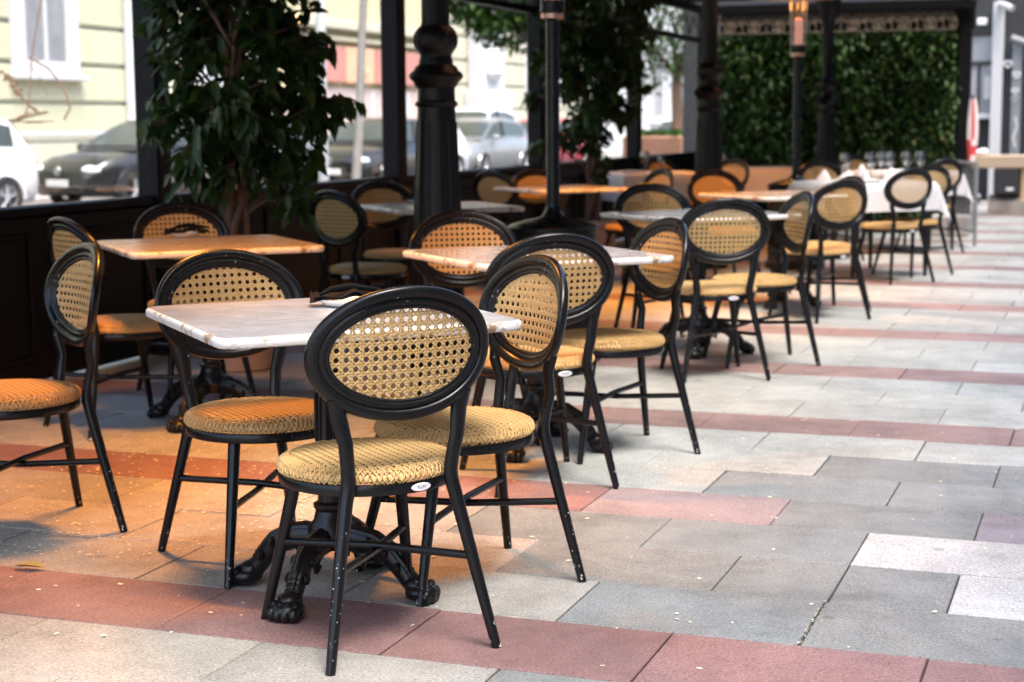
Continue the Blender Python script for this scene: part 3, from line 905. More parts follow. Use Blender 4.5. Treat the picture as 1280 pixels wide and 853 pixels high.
# ------------------------------------------------------------------ glass screens, posts and frieze
GX = -4.8
YS = [1.5, 4.6, 7.71, 10.86, 13.95, 17.10, 20.25]
def scroll(mb, x_of, u0, u1, z0, z1, seed, n, r=.0075):
    """wrought scrolls between u0..u1, z0..z1; x_of maps (u, z) to a point"""
    rnd = random.Random(seed)
    w = (u1-u0)/n
    for k in range(n):
        c = u0+w*(k+.5); h = (z1-z0)
        s = 1 if k % 2 else -1
        pts = []
        for i in range(22):
            t = i/21; a = t*3.3*PI; rr = h*.30*(1-t*.72)
            pts.append(x_of(c+s*(rr*math.cos(a)*1.05), z0+h*.62+rr*math.sin(a)))
        mb.tube(pts, r, 5, cap=False)
        pts = []
        for i in range(16):
            t = i/15; a = t*2.7*PI+PI; rr = h*.22*(1-t*.7)
            pts.append(x_of(c-s*(w*.3)+rr*math.cos(a), z0+h*.25+rr*math.sin(a)))
        mb.tube(pts, r*.9, 5, cap=False)
        if rnd.random() < .6: mb.ball(x_of(c+w*.42, z0+h*.45), (.022, .022, .022), 6)
        mb.tube([x_of(c-w*.5, z0), x_of(c-w*.5, z1)], r*.7, 5)
WHO = ['cut by the left edge of the photo', 'nearest in view, with the black and white cars behind it', 'between the first ficus and the first post, shop signs behind', 'with the red car behind it, right of the first column', 'behind the second ficus', 'farthest, left of the far column with trees behind it']
for i in range(6):
    y0, y1 = YS[i]+.07, YS[i+1]-.07
    t = thing('glass_screen', 'glass windscreen bay '+WHO[i], 'glass screen', (GX, y0, 0), 0, 'glass windscreen bays along the street')
    L = y1-y0
    mb = MB()
    mb.bbox(-.025, .025, 0, L, .02, .80, .006)
    for k in range(3):
        a = L*(k/3)+.08; b = L*((k+1)/3)-.08
        for (p, q, z0, z1) in ((a, b, .12, .145), (a, b, .70, .725)): mb.bbox(.026, .038, p, q, z0, z1, .004)
        for (p, q) in ((a, a+.025), (b-.025, b)): mb.bbox(.026, .038, p, q, .146, .699, .004)
    mb.build('lower_panel', MT['screen_black'], t)
    mb = MB(); mb.bbox(-.04, .045, 0, L, .802, .852, .008); mb.build('bottom_rail', MT['screen_black'], t)
    mb = MB(); mb.box(-.004, .004, 0, L, .853, 2.149); mb.build('glass_pane', MT['glass'], t, smooth=False)
    mb = MB(); mb.bbox(-.035, .035, 0, L, 2.15, 2.215, .008); mb.build('top_rail', MT['screen_black'], t)
    mb = MB(); scroll(mb, lambda u, z: (0, u, z), .02, L-.02, 2.216, 2.50, i, 9); mb.build('scroll_frieze', MT['frieze'], t)
    mb = MB(); mb.bbox(-.045, .045, 0, L, 2.50, 2.60, .008); mb.build('head_beam', MT['screen_black'], t)
for i, y in enumerate(YS):
    mb = MB()
    mb.bbox(-.07, .07, -.068, .068, 0, 2.62, .012)
    mb.bbox(-.085, .085, -.085, .085, 0.001, .12, .012)
    o = mb.build('screen_post', MT['screen_black'], loc=(GX, y, 0))
    labs = ['square black post out at the left of the screens', 'square black screen post just left of the photo edge', 'square black screen post behind the first ficus', 'square black screen post just left of the first column', 'square black screen post behind the near heater', 'square black screen post right of the second ficus', 'square black corner post where the screens meet the hedge']
    tag(o, labs[i], 'post', 'square black posts of the glass screens')

# canopy above the tables
cn = thing('canopy', 'dark canopy roof over the café tables', 'canopy', (0, 0, 0))
CX0, CX1, CY0, CY1 = -5.0, -1.58, 1.6, 20.1
mb = MB(); mb.bbox(CX0, CX1, CY0, CY1, 2.74, 2.80, .01); mb.build('roof_sheet', MT['roof'], cn)
for y in (1.75, 4.6, 7.76, 10.8, 13.7, 16.8, 19.7):
    mb = MB(); mb.bbox(CX0+.02, CX1-.09, y-.05, y+.05, 2.62, 2.738, .008); mb.build('cross_beam', MT['screen_black'], cn)
mb = MB(); mb.bbox(CX1-.08, CX1, CY0, CY1, 2.56, 2.738, .01); mb.build('edge_beam', MT['screen_black'], cn)

# hedge wall at the far end
hd = thing('hedge_wall', 'tall dark green leaf wall closing the far end of the terrace', 'hedge', (0, 20.45, 0))
def leaf(mb, tint, p, d, up, L, W, t, fold=.18):
    d = d.normalized(); s = d.cross(up)
    if s.length < 1e-3: s = Vector((1, 0, 0))
    s.normalize(); n = s.cross(d)
    sag = -.12*L
    pts = [p, p+d*L*.33+s*W*.5+n*W*fold, p+d*L*.30, p+d*L*.33-s*W*.5+n*W*fold, p+d*L*.70+s*W*.36+n*(W*fold*.6+sag*.4), p+d*L*.68+n*sag*.4, p+d*L*.70-s*W*.36+n*(W*fold*.6+sag*.4), p+d*L+n*sag]
    mb.add(pts, [(0, 2, 1), (0, 3, 2), (1, 2, 5, 4), (2, 3, 6, 5), (4, 5, 7), (5, 6, 7)])
    tint += [t]*6
mb = MB(); mb.box(-4.70, -1.80, .12, .30, .0, 2.28); mb.build('backing', simple('hedge_backing', (.010, .014, .007), .95), hd)
mb = MB(); tint = []
rnd = random.Random(3)
for _ in range(9500):
    x = rnd.uniform(-4.70, -1.80); z = rnd.uniform(.02, 2.26)
    n_ = math.sin(x*5+z*3)*.5+math.sin(x*11-z*7)*.5
    y = .12-abs(rnd.gauss(0, .06))-.05*max(-.6, n_)
    d = Vector((rnd.gauss(0, .8), -rnd.uniform(.1, 1), rnd.gauss(-.35, .7)))
    tt = (min(1, max(0, rnd.gauss(.42+.3*n_, .28))), rnd.random(), 0)
    leaf(mb, tint, Vector((x, y, z)), d, Vector((0, 0, 1)), rnd.uniform(.05, .12), rnd.uniform(.03, .055), tt)
mb.build('leaves', MT['hedge'], hd, tint=tint)
mb = MB(); mb.bbox(-1.80, -1.66, .02, .30, 0, 2.58, .01); mb.build('end_post', MT['screen_black'], hd)
fz = thing('wrought_frieze', 'wrought scroll frieze and beam above the hedge wall', 'frieze', (0, 20.40, 0))
mb = MB(); scroll(mb, lambda u, z: (u, 0, z), -4.66, -1.82, 2.27, 2.50, 9, 19, .0085); mb.tube([(-4.66, 0, 2.268), (-1.82, 0, 2.268)], .006, 6); mb.tube([(-4.66, 0, 2.40), (-1.82, 0, 2.40)], .007, 6); mb.build('scrolls', simple('painted_lit_frieze', (.20, .15, .105), .5, var=.3), fz)  # scroll colour lightened and warmed to imitate lamp light on the iron
mb = MB(); mb.bbox(-4.66, -1.60, -.05, .05, 2.50, 2.62, .01); mb.build('beam', MT['screen_black'], fz)
mb = MB(); mb.bbox(-4.66, -1.62, .12, .15, 2.262, 2.62, .005); mb.build('added_dark_sheet', MT['screen_black'], fz, smooth=False)  # added dark sheet, hides the sunlit shopfront behind the scrolls

# ------------------------------------------------------------------ potted ficus trees
def ficus(base, clumps, n, lab, seed, leafL=.105, stems=6, top=1.6):
    t = thing('potted_ficus', lab, 'potted tree', base, 0, 'ficus trees in pots by the screens')
    rnd = random.Random(seed); B = Vector(base)
    p = MB(); p.lathe([(.15, 0), (.165, .01), (.20, .30), (.215, .33), (.225, .335), (.225, .375), (.205, .38), (.20, .35), (.0005, .345)], 40, close=False); p.build('pot', MT['pot'], t)
    s = MB(); s.lathe([(.0005, .358), (.199, .352)], 24, close=False); s.build('soil', MT['soil'], t)
    tr = MB()
    ends = []
    for k in range(stems):
        a = 2*PI*k/stems; tw = 1.6
        pts = []; rad = []
        for i in range(11):
            h = i/10; r = .055*(1-.35*h); q = a+tw*h*2.2
            pts.append((r*math.cos(q)+.012*rnd.uniform(-1, 1), r*math.sin(q)+.012*rnd.uniform(-1, 1), .34+h*(top-.34))); rad.append(.022*(1-.5*h))
        tr.tube(pts, rad, 8); ends.append(Vector(pts[-1])); ends.append(Vector(pts[7]))
    mb = MB(); tint = []
    tot = sum(c[3]**2 for c in clumps)
    for (px, py, d, rp) in clumps:
        c = at(px, py, d)-B; r = rp/FPX*d
        # limb to this clump
        e = min(ends, key=lambda q: (q-c).length)
        st = Vector((0, 0, max(.75, min(top, c.z-.25)))) 
        m1 = st.lerp(c, .5)+Vector((rnd.uniform(-.05, .05), rnd.uniform(-.05, .05), .06))
        tr.tube([st, m1, c], [.012, .008, .004], 6)
        k = int(n*rp*rp/tot)
        twigs = []
        for _ in range(max(5, k//9)):
            v = Vector((rnd.gauss(0, 1), rnd.gauss(0, 1), rnd.gauss(0, 1))).normalized()*r*rnd.uniform(.25, 1)**.6
            v.y *= .9
            a = c+v*.2; b = c+v+Vector((0, 0, -.12*r))
            twigs.append((a, b)); tr.tube([a, (a+b)/2+Vector((0, 0, .04*r)), b], [.004, .003, .0015], 4, cap=False)
        for _ in range(k):
            a, b = rnd.choice(twigs); q = rnd.uniform(.2, 1.05)
            pos = a.lerp(b, q)+Vector((rnd.gauss(0, .018), rnd.gauss(0, .018), rnd.gauss(0, .015)))
            d_ = (b-a).normalized()*.6+Vector((rnd.gauss(0, .6), rnd.gauss(0, .6), -rnd.uniform(.2, 1.1)))
            leaf(mb, tint, pos, d_, Vector((rnd.gauss(0, .3), rnd.gauss(0, .3), 1)), leafL*rnd.uniform(.7, 1.2), leafL*rnd.uniform(.36, .50), (min(1, max(0, rnd.gauss(.45, .28))), rnd.random(), 0))
    tr.build('trunk', MT['bark'], t)
    mb.build('crown', MT['leaf'], t, tint=tint)
    return t
ficus((-4.12, 7.36, 0), [(300, 15, 8.4, 80), (250, 50, 8.3, 60), (340, 80, 8.2, 75), (225, 105, 8.2, 45), (280, 130, 8.0, 70), (212, 150, 8.1, 34), (240, 190, 8.1, 42), (300, 195, 8.1, 55), (345, 160, 8.2, 55), (390, 115, 8.3, 38), (424, 120, 8.3, 24), (400, 150, 8.3, 26), (375, 30, 8.5, 55), (225, 10, 8.5, 45), (352, 205, 8.2, 36), (385, 195, 8.3, 20), (330, -60, 8.5, 90), (230, -60, 8.5, 70), (205, 75, 8.4, 22), (370, 255, 8.3, 22), (390, 215, 8.4, 16)],
      2900, 'first potted ficus with a dense dark crown, between the left table and the screen', 5, .118)
ficus((-4.22, 13.75, 0), [(740, -20, 14.3, 60), (715, 40, 14.2, 42), (770, 30, 14.3, 46), (750, 80, 14.2, 44), (720, 100, 14.2, 36), (785, 85, 14.3, 30), (745, 135, 14.1, 38), (715, 160, 14.2, 28), (776, 140, 14.3, 22), (740, 185, 14.2, 26), (800, 110, 14.3, 16), (705, 75, 14.3, 34), (760, 110, 14.2, 36), (730, 150, 14.3, 34), (770, 60, 14.2, 40), (690, 10, 14.4, 34), (678, 70, 14.4, 20), (672, 120, 14.5, 15), (800, 10, 14.5, 36), (755, 215, 14.2, 18), (675, 180, 14.4, 13)],
      3400, 'second potted ficus with brown stems, behind the near heater', 8, .115, 6, 1.25)

# ------------------------------------------------------------------ street: buildings
FX = -20.0
def facade(name, lab, y0, y1, h, wall, groove, cat='building'):
    t = thing(name, lab, cat, (FX, y0, 0))
    mb = MB(); L = y1-y0
    z = 0
    mb.bbox(-6, -.03, 0, L, -.2, h, .02)
    if groove:
        # rusticated courses standing proud of the wall with recessed joints
        z = .1
        while z < h-.4:
            mb.bbox(-.029, .03, .01, L-.01, z+.05, z+.72, .02); z += .77
    mb.build('wall', wall, t, smooth=False)
    return t
def fwindow(t, y, z0, z1, w, surround=.28, name='window'):
    f = MB()
    for (a, b, c, d) in ((y-w/2-surround, y-w/2, z0-.25, z1+.25), (y+w/2, y+w/2+surround, z0-.25, z1+.25)): f.bbox(.0, .12, a, b, c, d, .02)
    f.bbox(.0, .12, y-w/2, y+w/2, z1, z1+.25, .02); f.bbox(.0, .12, y-w/2, y+w/2, z0-.25, z0, .02)
    f.bbox(0, .26, y-w/2-surround-.1, y+w/2+surround+.1, z0-.36, z0-.252, .02)
    f.bbox(.03, .10, y-.04, y+.04, z0, z1, .01)
    fo = f.build('window', MT['white'], t, smooth=False)
    g = MB(); g.box(.031, .05, y-w/2, y+w/2, z0, z1); g.build('pane', MT['curtain'], fo, smooth=False)
b1 = facade('yellow_house', 'pale yellow rendered house with grooved courses and white framed windows, at the left', -2, 38, 16, MT['yellow'], True)
for y in (5, 10.5, 16, 21.8, 28.2, 35):
    fwindow(b1, y+2, 2.45, 4.3, 1.35, .42)
pl = MB()
for y in (33.0, 37.6): pl.bbox(.031, .20, y, y+.9, .1, 10, .03)
pl.build('pilaster', MT['white'], b1, smooth=False)
b2 = facade('shop_house', 'yellow shop house with a red and orange sign band, seen left of the first column', 38.05, 49.5, 15, MT['ochre'], False)
m = MB(); m.bbox(-.02, .06, .3, 11, .0, 2.15, .02); m.build('shop_front', MT['pink'], b2, smooth=False)
for k, (a, b, mt) in enumerate(((.6, 2.3, 'pink'), (2.4, 3.5, 'red'), (3.6, 5.4, 'orange'), (5.5, 7.2, 'red'), (7.3, 8.6, 'red'), (8.7, 10.9, 'orange'))):
    m = MB(); m.bbox(.07, .22, a, b, 2.3, 3.25, .02); m.build('sign_board', MT[mt], b2, smooth=False)
m = MB()
for a in (1.0, 4.4, 6.2, 9.8):
    m.bbox(.225, .26, a, a+.5, 2.55, 2.75, .01); m.bbox(.225, .26, a+.15, a+.35, 2.85, 3.0, .01)
m.build('sign_marks', MT['ochre'], b2, smooth=False)
m = MB(); m.bbox(0, .35, .1, 11.3, 3.7, 3.95, .03); m.bbox(0, .25, .1, 11.3, 3.4, 3.5, .03); m.build('cornice', MT['cream'], b2, smooth=False)
m = MB(); m.bbox(.065, .10, 7.6, 8.1, 0, 2.1, .01); m.bbox(.065, .10, 5.4, 5.6, 0, 2.1, .01); m.build('door_frame', MT['white'], b2, smooth=False)
m = MB(); m.bbox(.0, .08, 8.8, 11.2, 0, 2.28, .02); m.build('wall_panel', MT['yellow'], b2, smooth=False)
m = MB(); m.ball((.25, 9.2, 1.5), (.15, .35, .5), 10); m.ball((.25, 9.25, .85), (.12, .22, .3), 10); m.build('flower_basket', MT['pink'], b2)
b3 = facade('cream_house', 'cream house with white stucco pilasters and downpipe, right of the first column', 49.55, 66, 16, MT['cream'], True)
m = MB(); m.bbox(.031, .5, 1.5, 3.8, 0, 10, .05); m.bbox(.031, .7, 1.2, 4.1, 1.6, 2.2, .05); m.bbox(.031, .25, 9.2, 10.8, 1.9, 10, .05); m.build('pilaster', MT['white'], b3, smooth=False)
m = MB(); m.ball((.5, 2.6, 3.1), (.35, .8, .6), 12); m.tube([(.5, 1.6, 3.9), (.6, 2.0, 4.4), (.5, 2.9, 4.2), (.55, 3.3, 3.5), (.5, 2.7, 3.0)], .16, 8); m.build('stucco_scroll', MT['white'], b3)
m = MB(); m.tube([(.75, 1.9, 2.95), (.75, 2.6, 2.95)], .12, 10); m.build('wall_lamp', emit('lit_wall_lamp', (1, 1, .97), 2.5), b3)
fwindow(b3, 8.0, 2.5, 4.6, 1.1)
b4 = facade('pale_house', 'pale house far down the street, beyond the farthest screen bay', 66.05, 110, 16, MT['white'], False)
for y in (9, 14, 20, 27, 34): fwindow(b4, y, 1.4, 3.6, 1.6)
# white railing before the yellow house
rl = thing('street_railing', 'white bar railing in front of the yellow house', 'railing', (-17.9, 18, 0))
m = MB(); m.bbox(-.03, .03, 0, 15, 1.02, 1.08, .01); m.bbox(-.025, .025, 0, 15, .12, .17, .01); m.build('rail', MT['white'], rl, smooth=False)
m = MB()
for k in range(120): m.tube([(0, .06+k*.125, .05), (0, .06+k*.125, 1.12)], .011, 5)
m.build('bars', MT['white'], rl)

# poles and street trees
def pole(P, h, r, mat, lab):
    m = MB(); m.lathe([(r*1.9, -.16), (r*1.9, .1), (r*1.2, .14), (r, .3), (r*.85, h), (r*.5, h+.05)], 16)
    tag(m.build('street_pole', mat, loc=P), lab, 'pole')
P = at(405, 235, 24); pole((P.x, P.y, 0), 6, .075, MT['white'], 'slim white pole on the street, left of the grey tree trunk')
def street_tree(base, h, r0, clumps, lab, bark, seed, lean=(0, 0), n=900):
    t = thing('street_tree', lab, 'tree', base, 0, 'street trees beyond the screens')
    rnd = random.Random(seed); B = Vector(base)
    tr = MB()
    pts = [Vector((lean[0]*k/6+rnd.uniform(-.02, .02), lean[1]*k/6, -.15+(h+.15)*k/6)) for k in range(7)]
    tr.tube(pts, [r0*1.3, r0*1.02, r0*.95, r0*.9, r0*.85, r0*.75, r0*.55], 12)
    mb = MB(); tint = []
    for (c, r) in clumps:
        c = Vector(c)
        st = pts[-2]
        tr.tube([st, st.lerp(c, .5)+Vector((0, 0, .12)), c], [r0*.5, r0*.3, r0*.12], 6)
        for _ in range(int(n*r*r)):
            v = Vector((rnd.gauss(0, 1), rnd.gauss(0, 1), rnd.gauss(0, 1))).normalized()*r*rnd.random()**.4
            d = Vector((rnd.gauss(0, 1), rnd.gauss(0, 1), rnd.gauss(-.4, .6)))
            leaf(mb, tint, c+v, d, Vector((0, 0, 1)), rnd.uniform(.10, .20), rnd.uniform(.07, .12), (rnd.random(), rnd.random(), 0))
    tr.build('trunk', bark, t); mb.build('crown', MT['tree'], t, tint=tint)
P = at(441, 230, 21.0)
street_tree((P.x, P.y, 0), 4.2, .058, [((.5, .3, 4.6), .8), ((-.6, -.2, 4.9), .8), ((.1, .5, 5.4), .9)], 'young street tree with a thin grey trunk, left of the first column', MT['tree_bark'], 11, (.22, .16))
P = at(690, 160, 27.5)
street_tree((P.x, P.y, 0), 2.6, .10, [((-.75, -.25, 3.0), .62), ((-1.25, -.3, 3.15), .45), ((.1, 0, 2.9), .75), ((-.3, 0, 3.6), .9), ((.7, .2, 3.0), .7), ((0, .1, 2.35), .32), ((-1.5, -.6, 3.5), .45)], 'green street tree whose foliage hangs over the red car', MT['tree_bark'], 12, n=2600)
P = at(846, 150, 44)
street_tree((P.x, P.y, 0), 3.0, .17, [((-.7, -.2, 2.6), .8), ((.5, 0, 2.9), 1.0), ((.9, .1, 2.0), .55), ((-.2, 0, 3.6), 1.2), ((-1.1, -.2, 3.3), .9), ((.6, 0, 3.9), 1.2)], 'bright green street tree with a brown trunk, left of the far column', MT['brown_bark'], 13, n=500)
P = at(820, 185, 30)
pb = thing('street_planter', 'rust brown box planter on the street behind the farthest screen bay', 'planter', (P.x, P.y, 0))
m = MB(); m.bbox(-.55, .55, -.3, .3, -.16, .95, .03); m.build('box', MT['brick'], pb, smooth=False)
m = MB(); tint = []
for _ in range(160): leaf(m, tint, Vector((random.uniform(-.5, .5), random.uniform(-.25, .25), .93)), Vector((random.gauss(0, .5), random.gauss(0, .5), 1)), Vector((0, 1, 0)), .16, .07, (random.random(), .3, 0))
m.build('plants', MT['tree'], pb, tint=tint)

# weeds hanging outside the nearest screen
tw = MB()
rnd = random.Random(21)
def wp(px, py, d=11.5): return at(px, py, d)
for pts, r in (([(60, -40), (48, 20), (40, 70), (36, 130), (30, 148)], .006), ([(36, 72), (60, 85), (80, 110), (88, 135), (80, 150)], .007), ([(2, 88), (20, 112), (36, 132), (50, 142)], .009), ([(20, 150), (45, 143), (60, 140)], .010), ([(36, 80), (52, 100), (60, 120)], .004)):
    tw.tube([wp(*p) for p in pts], r, 6)
for _ in range(26):
    t = rnd.random(); tw.ball(wp(2+40*t+rnd.uniform(-4, 4), 88+48*t+rnd.uniform(-4, 4)), .012, 6)
for k in range(9):
    q = k/8; tw.tube([wp(40, 140), wp(30-25*q+rnd.uniform(-4, 4), 146+6*q), wp(8+60*q, 158-6*q)], .003, 4, cap=False)
tag(tw.build('dry_climber', MT['brown_bark']), 'thin dry climber stems hanging outside the nearest glass', 'dry plant')

# ------------------------------------------------------------------ parked cars
def car(name, loc, heading, paint, lab, tall=1.0, indicator=False, plate=False, bonnet=None):
    """heading: direction the nose points to, radians from +X. Local +X = forward."""
    t = thing('parked_car', lab, 'car', loc, heading, 'cars parked along the street')
    W = .88
    # stations along x: (x, belt z, roof z or None, half width)
    st = [(-2.08, .30, .78, .70), (-1.98, .24, .92, .78), (-1.6, .22, .96, .86), (-.9, .22, .97, W), (0, .22, .96, W), (.8, .22, .95, W), (1.1, .22, .93, .87), (1.6, .22, .86, .84), (1.95, .24, .74, .76), (2.10, .30, .62, .64)]
    mb = MB(); n = 12
    rings = []
    for (x, z0, z1, w) in st:
        z1 = z0+(z1-z0)*(.5+.5*tall)
        ring = [(x, -w*.86, z0), (x, -w*.97, z0+.10), (x, -w, (z0+z1)/2), (x, -w*.985, z1-.10), (x, -w*.90, z1-.01), (x, -w*.45, z1+.03), (x, w*.45, z1+.03), (x, w*.90, z1-.01), (x, w*.985, z1-.10), (x, w, (z0+z1)/2), (x, w*.97, z0+.10), (x, w*.86, z0)]
        rings.append(ring)
    v = [p for r in rings for p in r]; fs = []
    for i in range(len(rings)-1):
        for k in range(n): fs.append((i*n+k, i*n+(k+1) % n, (i+1)*n+(k+1) % n, (i+1)*n+k))
    fs.append(tuple(range(n-1, -1, -1))); fs.append(tuple((len(rings)-1)*n+k for k in range(n)))
    mb.add(v, fs)
    # wheel arch lips
    for wx in (-1.28, 1.30):
        for s in (-1, 1):
            mb.tube([(wx+.36*math.cos(q), s*(W-.005), .30+.36*math.sin(q)) for q in [PI*k/10 for k in range(11)]], .03, 6, cap=False)
    body = mb.build('body', paint, t)
    # cabin (roof and pillars)
    rt = (1.46-.96)*tall+.96*(.5+.5*tall)-.0
    rz = 1.47 if tall == 1 else 1.47*tall
    bz = .95*(.5+.5*tall)+.02
    cab = [(-1.95, bz, .70, bz+.02), (-1.62, bz, .72, rz-.10), (-1.1, bz, .73, rz-.01), (-.2, bz, .74, rz+.01), (.25, bz, .73, rz-.03), (1.12, bz-.03, .70, bz+.0)]
    cb = MB(); rings = []
    for (x, z0, w, z1) in cab:
        hgt = max(z1-z0, .004); wi = w-.22*hgt
        rings.append([(x, -w, z0), (x, -(w*.5+wi*.5), z0+hgt*.5), (x, -wi, z1-.05*min(1, hgt*3)), (x, -wi*.6, z1), (x, wi*.6, z1), (x, wi, z1-.05*min(1, hgt*3)), (x, (w*.5+wi*.5), z0+hgt*.5), (x, w, z0)])
    v = [p for r in rings for p in r]; fs = []
    for i in range(len(rings)-1):
        for k in range(7): fs.append((i*8+k, i*8+k+1, (i+1)*8+k+1, (i+1)*8+k))
    cb.add(v, fs); cb.build('roof', paint, t)
    # glass: side windows, windscreen, rear window set slightly proud
    def lerp(a, b, q): return tuple(a[i]+(b[i]-a[i])*q for i in range(3))
    def outw(p, dx, dy, dz): return (p[0]+dx, p[1]+dy, p[2]+dz)
    for s, nm in ((0, -1), (1, 1)):
        sw = MB()
        def sp(i, f):
            r = rings[i]; a, b, c_ = (r[0], r[1], r[2]) if s == 0 else (r[7], r[6], r[5])
            return lerp(a, b, f*2) if f < .5 else lerp(b, c_, (f-.5)*2)
        xs = [(1, .12, .80), (2, .12, .86), (3, .12, .88), (4, .12, .86)]
        low = [outw(sp(i, a), 0, nm*.012, 0) for i, a, b in xs]; hi = [outw(sp(i, b), 0, nm*.012, 0) for i, a, b in xs]
        tip = outw(lerp(sp(4, .12), sp(5, .5), .72), 0, nm*.012, .0)
        low.append(tip); hi.append(outw(tip, 0, 0, .01))
        vv = low+hi; m_ = len(low)
        sw.add(vv, [(i, i+1, m_+i+1, m_+i) for i in range(m_-1)]); sw.build('side_window', MT['carglass'], t, smooth=False)
        # door pillar
        dp = MB(); a = outw(sp(3, .10), .05, nm*.02, 0); b = outw(sp(3, .9), .0, nm*.02, 0)
        dp.tube([a, b], .035, 6); dp.build('door_pillar', MT['tyre'], t)
        mr = MB(); mr.ball((.82, nm*.95, bz+.03), (.07, .11, .07), 8); mr.build('wing_mirror', paint, t)
    def screen(i, j, nm, dx):
        g = MB()
        A, B = rings[i], rings[j]
        rows = []
        for f in (.14, .5, .88):
            rows.append([outw(lerp(A[k], B[k], f), dx, 0, .012) for k in (2, 3, 4, 5)])
        vv = [p for r in rows for p in r]
        g.add(vv, [(r*4+k, r*4+k+1, r*4+4+k+1, r*4+4+k) for r in range(2) for k in range(3)]); g.build(nm, MT['carglass'], t, smooth=False)
    screen(4, 5, 'windscreen', .012); screen(1, 0, 'rear_window', -.012)
    # wheels
    for wx in (-1.28, 1.30):
        for s in (-1, 1):
            w = MB()
            prof = [(.19, -.10), (.29, -.10), (.318, -.06), (.322, 0), (.318, .06), (.29, .10), (.19, .10)]
            nn = 28; vs = []
            for r, y in prof:
                for k in range(nn):
                    q = 2*PI*k/nn; vs.append((wx+r*math.cos(q), s*(W-.07)+y, .322-.16+.0+r*math.sin(q)+.16))
            fs = [(i*nn+k, i*nn+(k+1) % nn, (i+1)*nn+(k+1) % nn, (i+1)*nn+k) for i in range(len(prof)-1) for k in range(nn)]
            w.add(vs, fs)
            wo = w.build('wheel', MT['tyre'], t)
            h = MB(); yy = s*(W-.07)+s*.085
            for k in range(5):
                q = 2*PI*k/5+.3
                h.tube([(wx, yy, .322), (wx+.195*math.cos(q), yy-s*.01, .322+.195*math.sin(q))], [.045, .032], 6, flat=[.5, .5], up=(0, 1, 0))
            h.tube([(wx+.20*math.cos(2*PI*k/24), yy-s*.005, .322+.20*math.sin(2*PI*k/24)) for k in range(25)], .016, 6, cap=False)
            h.build('rim', MT['rim'], wo)
    for s in (-1, 1):
        h = MB(); h.ball((1.90, s*.58, .66), (.17, .19, .085), 12); h.build('headlight', MT['lamp'], t)
        h = MB(); h.ball((-1.98, s*.66, .80), (.09, .12, .13), 10); h.build('tail_light', MT['car_red'], t)
    g = MB(); g.bbox(1.99, 2.12, -.55, .55, .33, .42, .02); g.bbox(2.0, 2.11, -.30, .30, .56, .62, .02); g.build('grille', MT['tyre'], t)
    g = MB(); g.bbox(2.121, 2.14, -.26, .26, .40, .51, .004); g.build('number_plate', MT['plate'], t)
    g = MB(); g.lathe([(.0005, 0), (.055, 0), (.07, .01), (.075, .0)], 20)
    for i, p in enumerate(g.v): g.v[i] = (2.10+p[2]*1.0+.02, p[0], .655+p[1])
    g.build('badge', MT['rim'], t)
    if indicator:
        g = MB(); g.ball((2.10, -.55, .56), (.06, .09, .06), 8); g.build('indicator', MT['amber'], t)
    if tall != 1:
        pass
    return t
GZ = -.16
def face(dx, dy): return math.atan2(dy, dx)
car('c', (-15.25, 24.6, GZ), face(-.276, -.963), MT['car_dark'], 'dark grey hatchback with a pale number plate, seen through the nearest screen', plate=True)
car('c', (-16.35, 19.35, GZ), face(-.20, -.98), MT['car_white'], 'white car at the far left, only its rear wheel and flank showing', 1.08)
car('c', (-16.3, 29.7, GZ), face(-.15, -.99), MT['car_grey'], 'silver car behind the first ficus branches, at the start of the second bay')
car('c', (-15.1, 34.3, GZ), face(-.10, -.99), MT['car_white'], 'white car in the second bay, left of the grey tree trunk')
car('c', (-14.0, 30.9, GZ), face(-.05, -.99), MT['car_dark'], 'dark car behind the thin grey tree trunk')
car('c', (-17.1, 44.2, GZ), face(0, -1), MT['car_white'], 'tall white van shaped car right of the first column, behind a silver car', 1.22)
car('c', (-15.1, 39.0, GZ), face(-.05, -.99), MT['car_grey'], 'silver car with a lit lamp right of the first column, before the red car', indicator=True)
car('c', (-15.5, 45.4, GZ), face(-.05, -.99), MT['car_red'], 'red car with a lit amber lamp, right part of the third bay', indicator=True)
car('c', (-12.9, 52.0, GZ), face(-.03, -1), MT['car_white'], 'white car glimpsed through the second ficus leaves')
car('c', (-12.2, 57.5, GZ), face(0, -1), MT['car_white'], 'white car in the farthest screen bay behind the brown planter')
car('c', (-10.2, 55.0, GZ), face(0, -1), MT['car_dark'], 'dark car left of the far column, in the farthest bay')

# unseen building added right of the walkway to block side skylight
cb_ = thing('added_side_building', 'unseen charcoal building added right of the walkway to cut side skylight', 'building', (4.4, 0, 0))
m = MB(); m.bbox(0, 5, -10, 25.9, -.2, 13, .03)
for k in range(9): m.bbox(-.12, -.002, -8+k*4, -7.5+k*4, -.005, 12.6, .02)
m.build('wall', MT['darkshop'], cb_, smooth=False)
for k in range(8):
    m = MB(); m.bbox(-.04, -.003, -7.2+k*4, -4.4+k*4, .5, 2.8, .01); fo = m.build('window', MT['screen_black'], cb_, smooth=False)
    m = MB(); m.bbox(-.05, -.041, -7.1+k*4, -4.5+k*4, .6, 2.7, .004); m.build('pane', MT['greyglass'], fo, smooth=False)

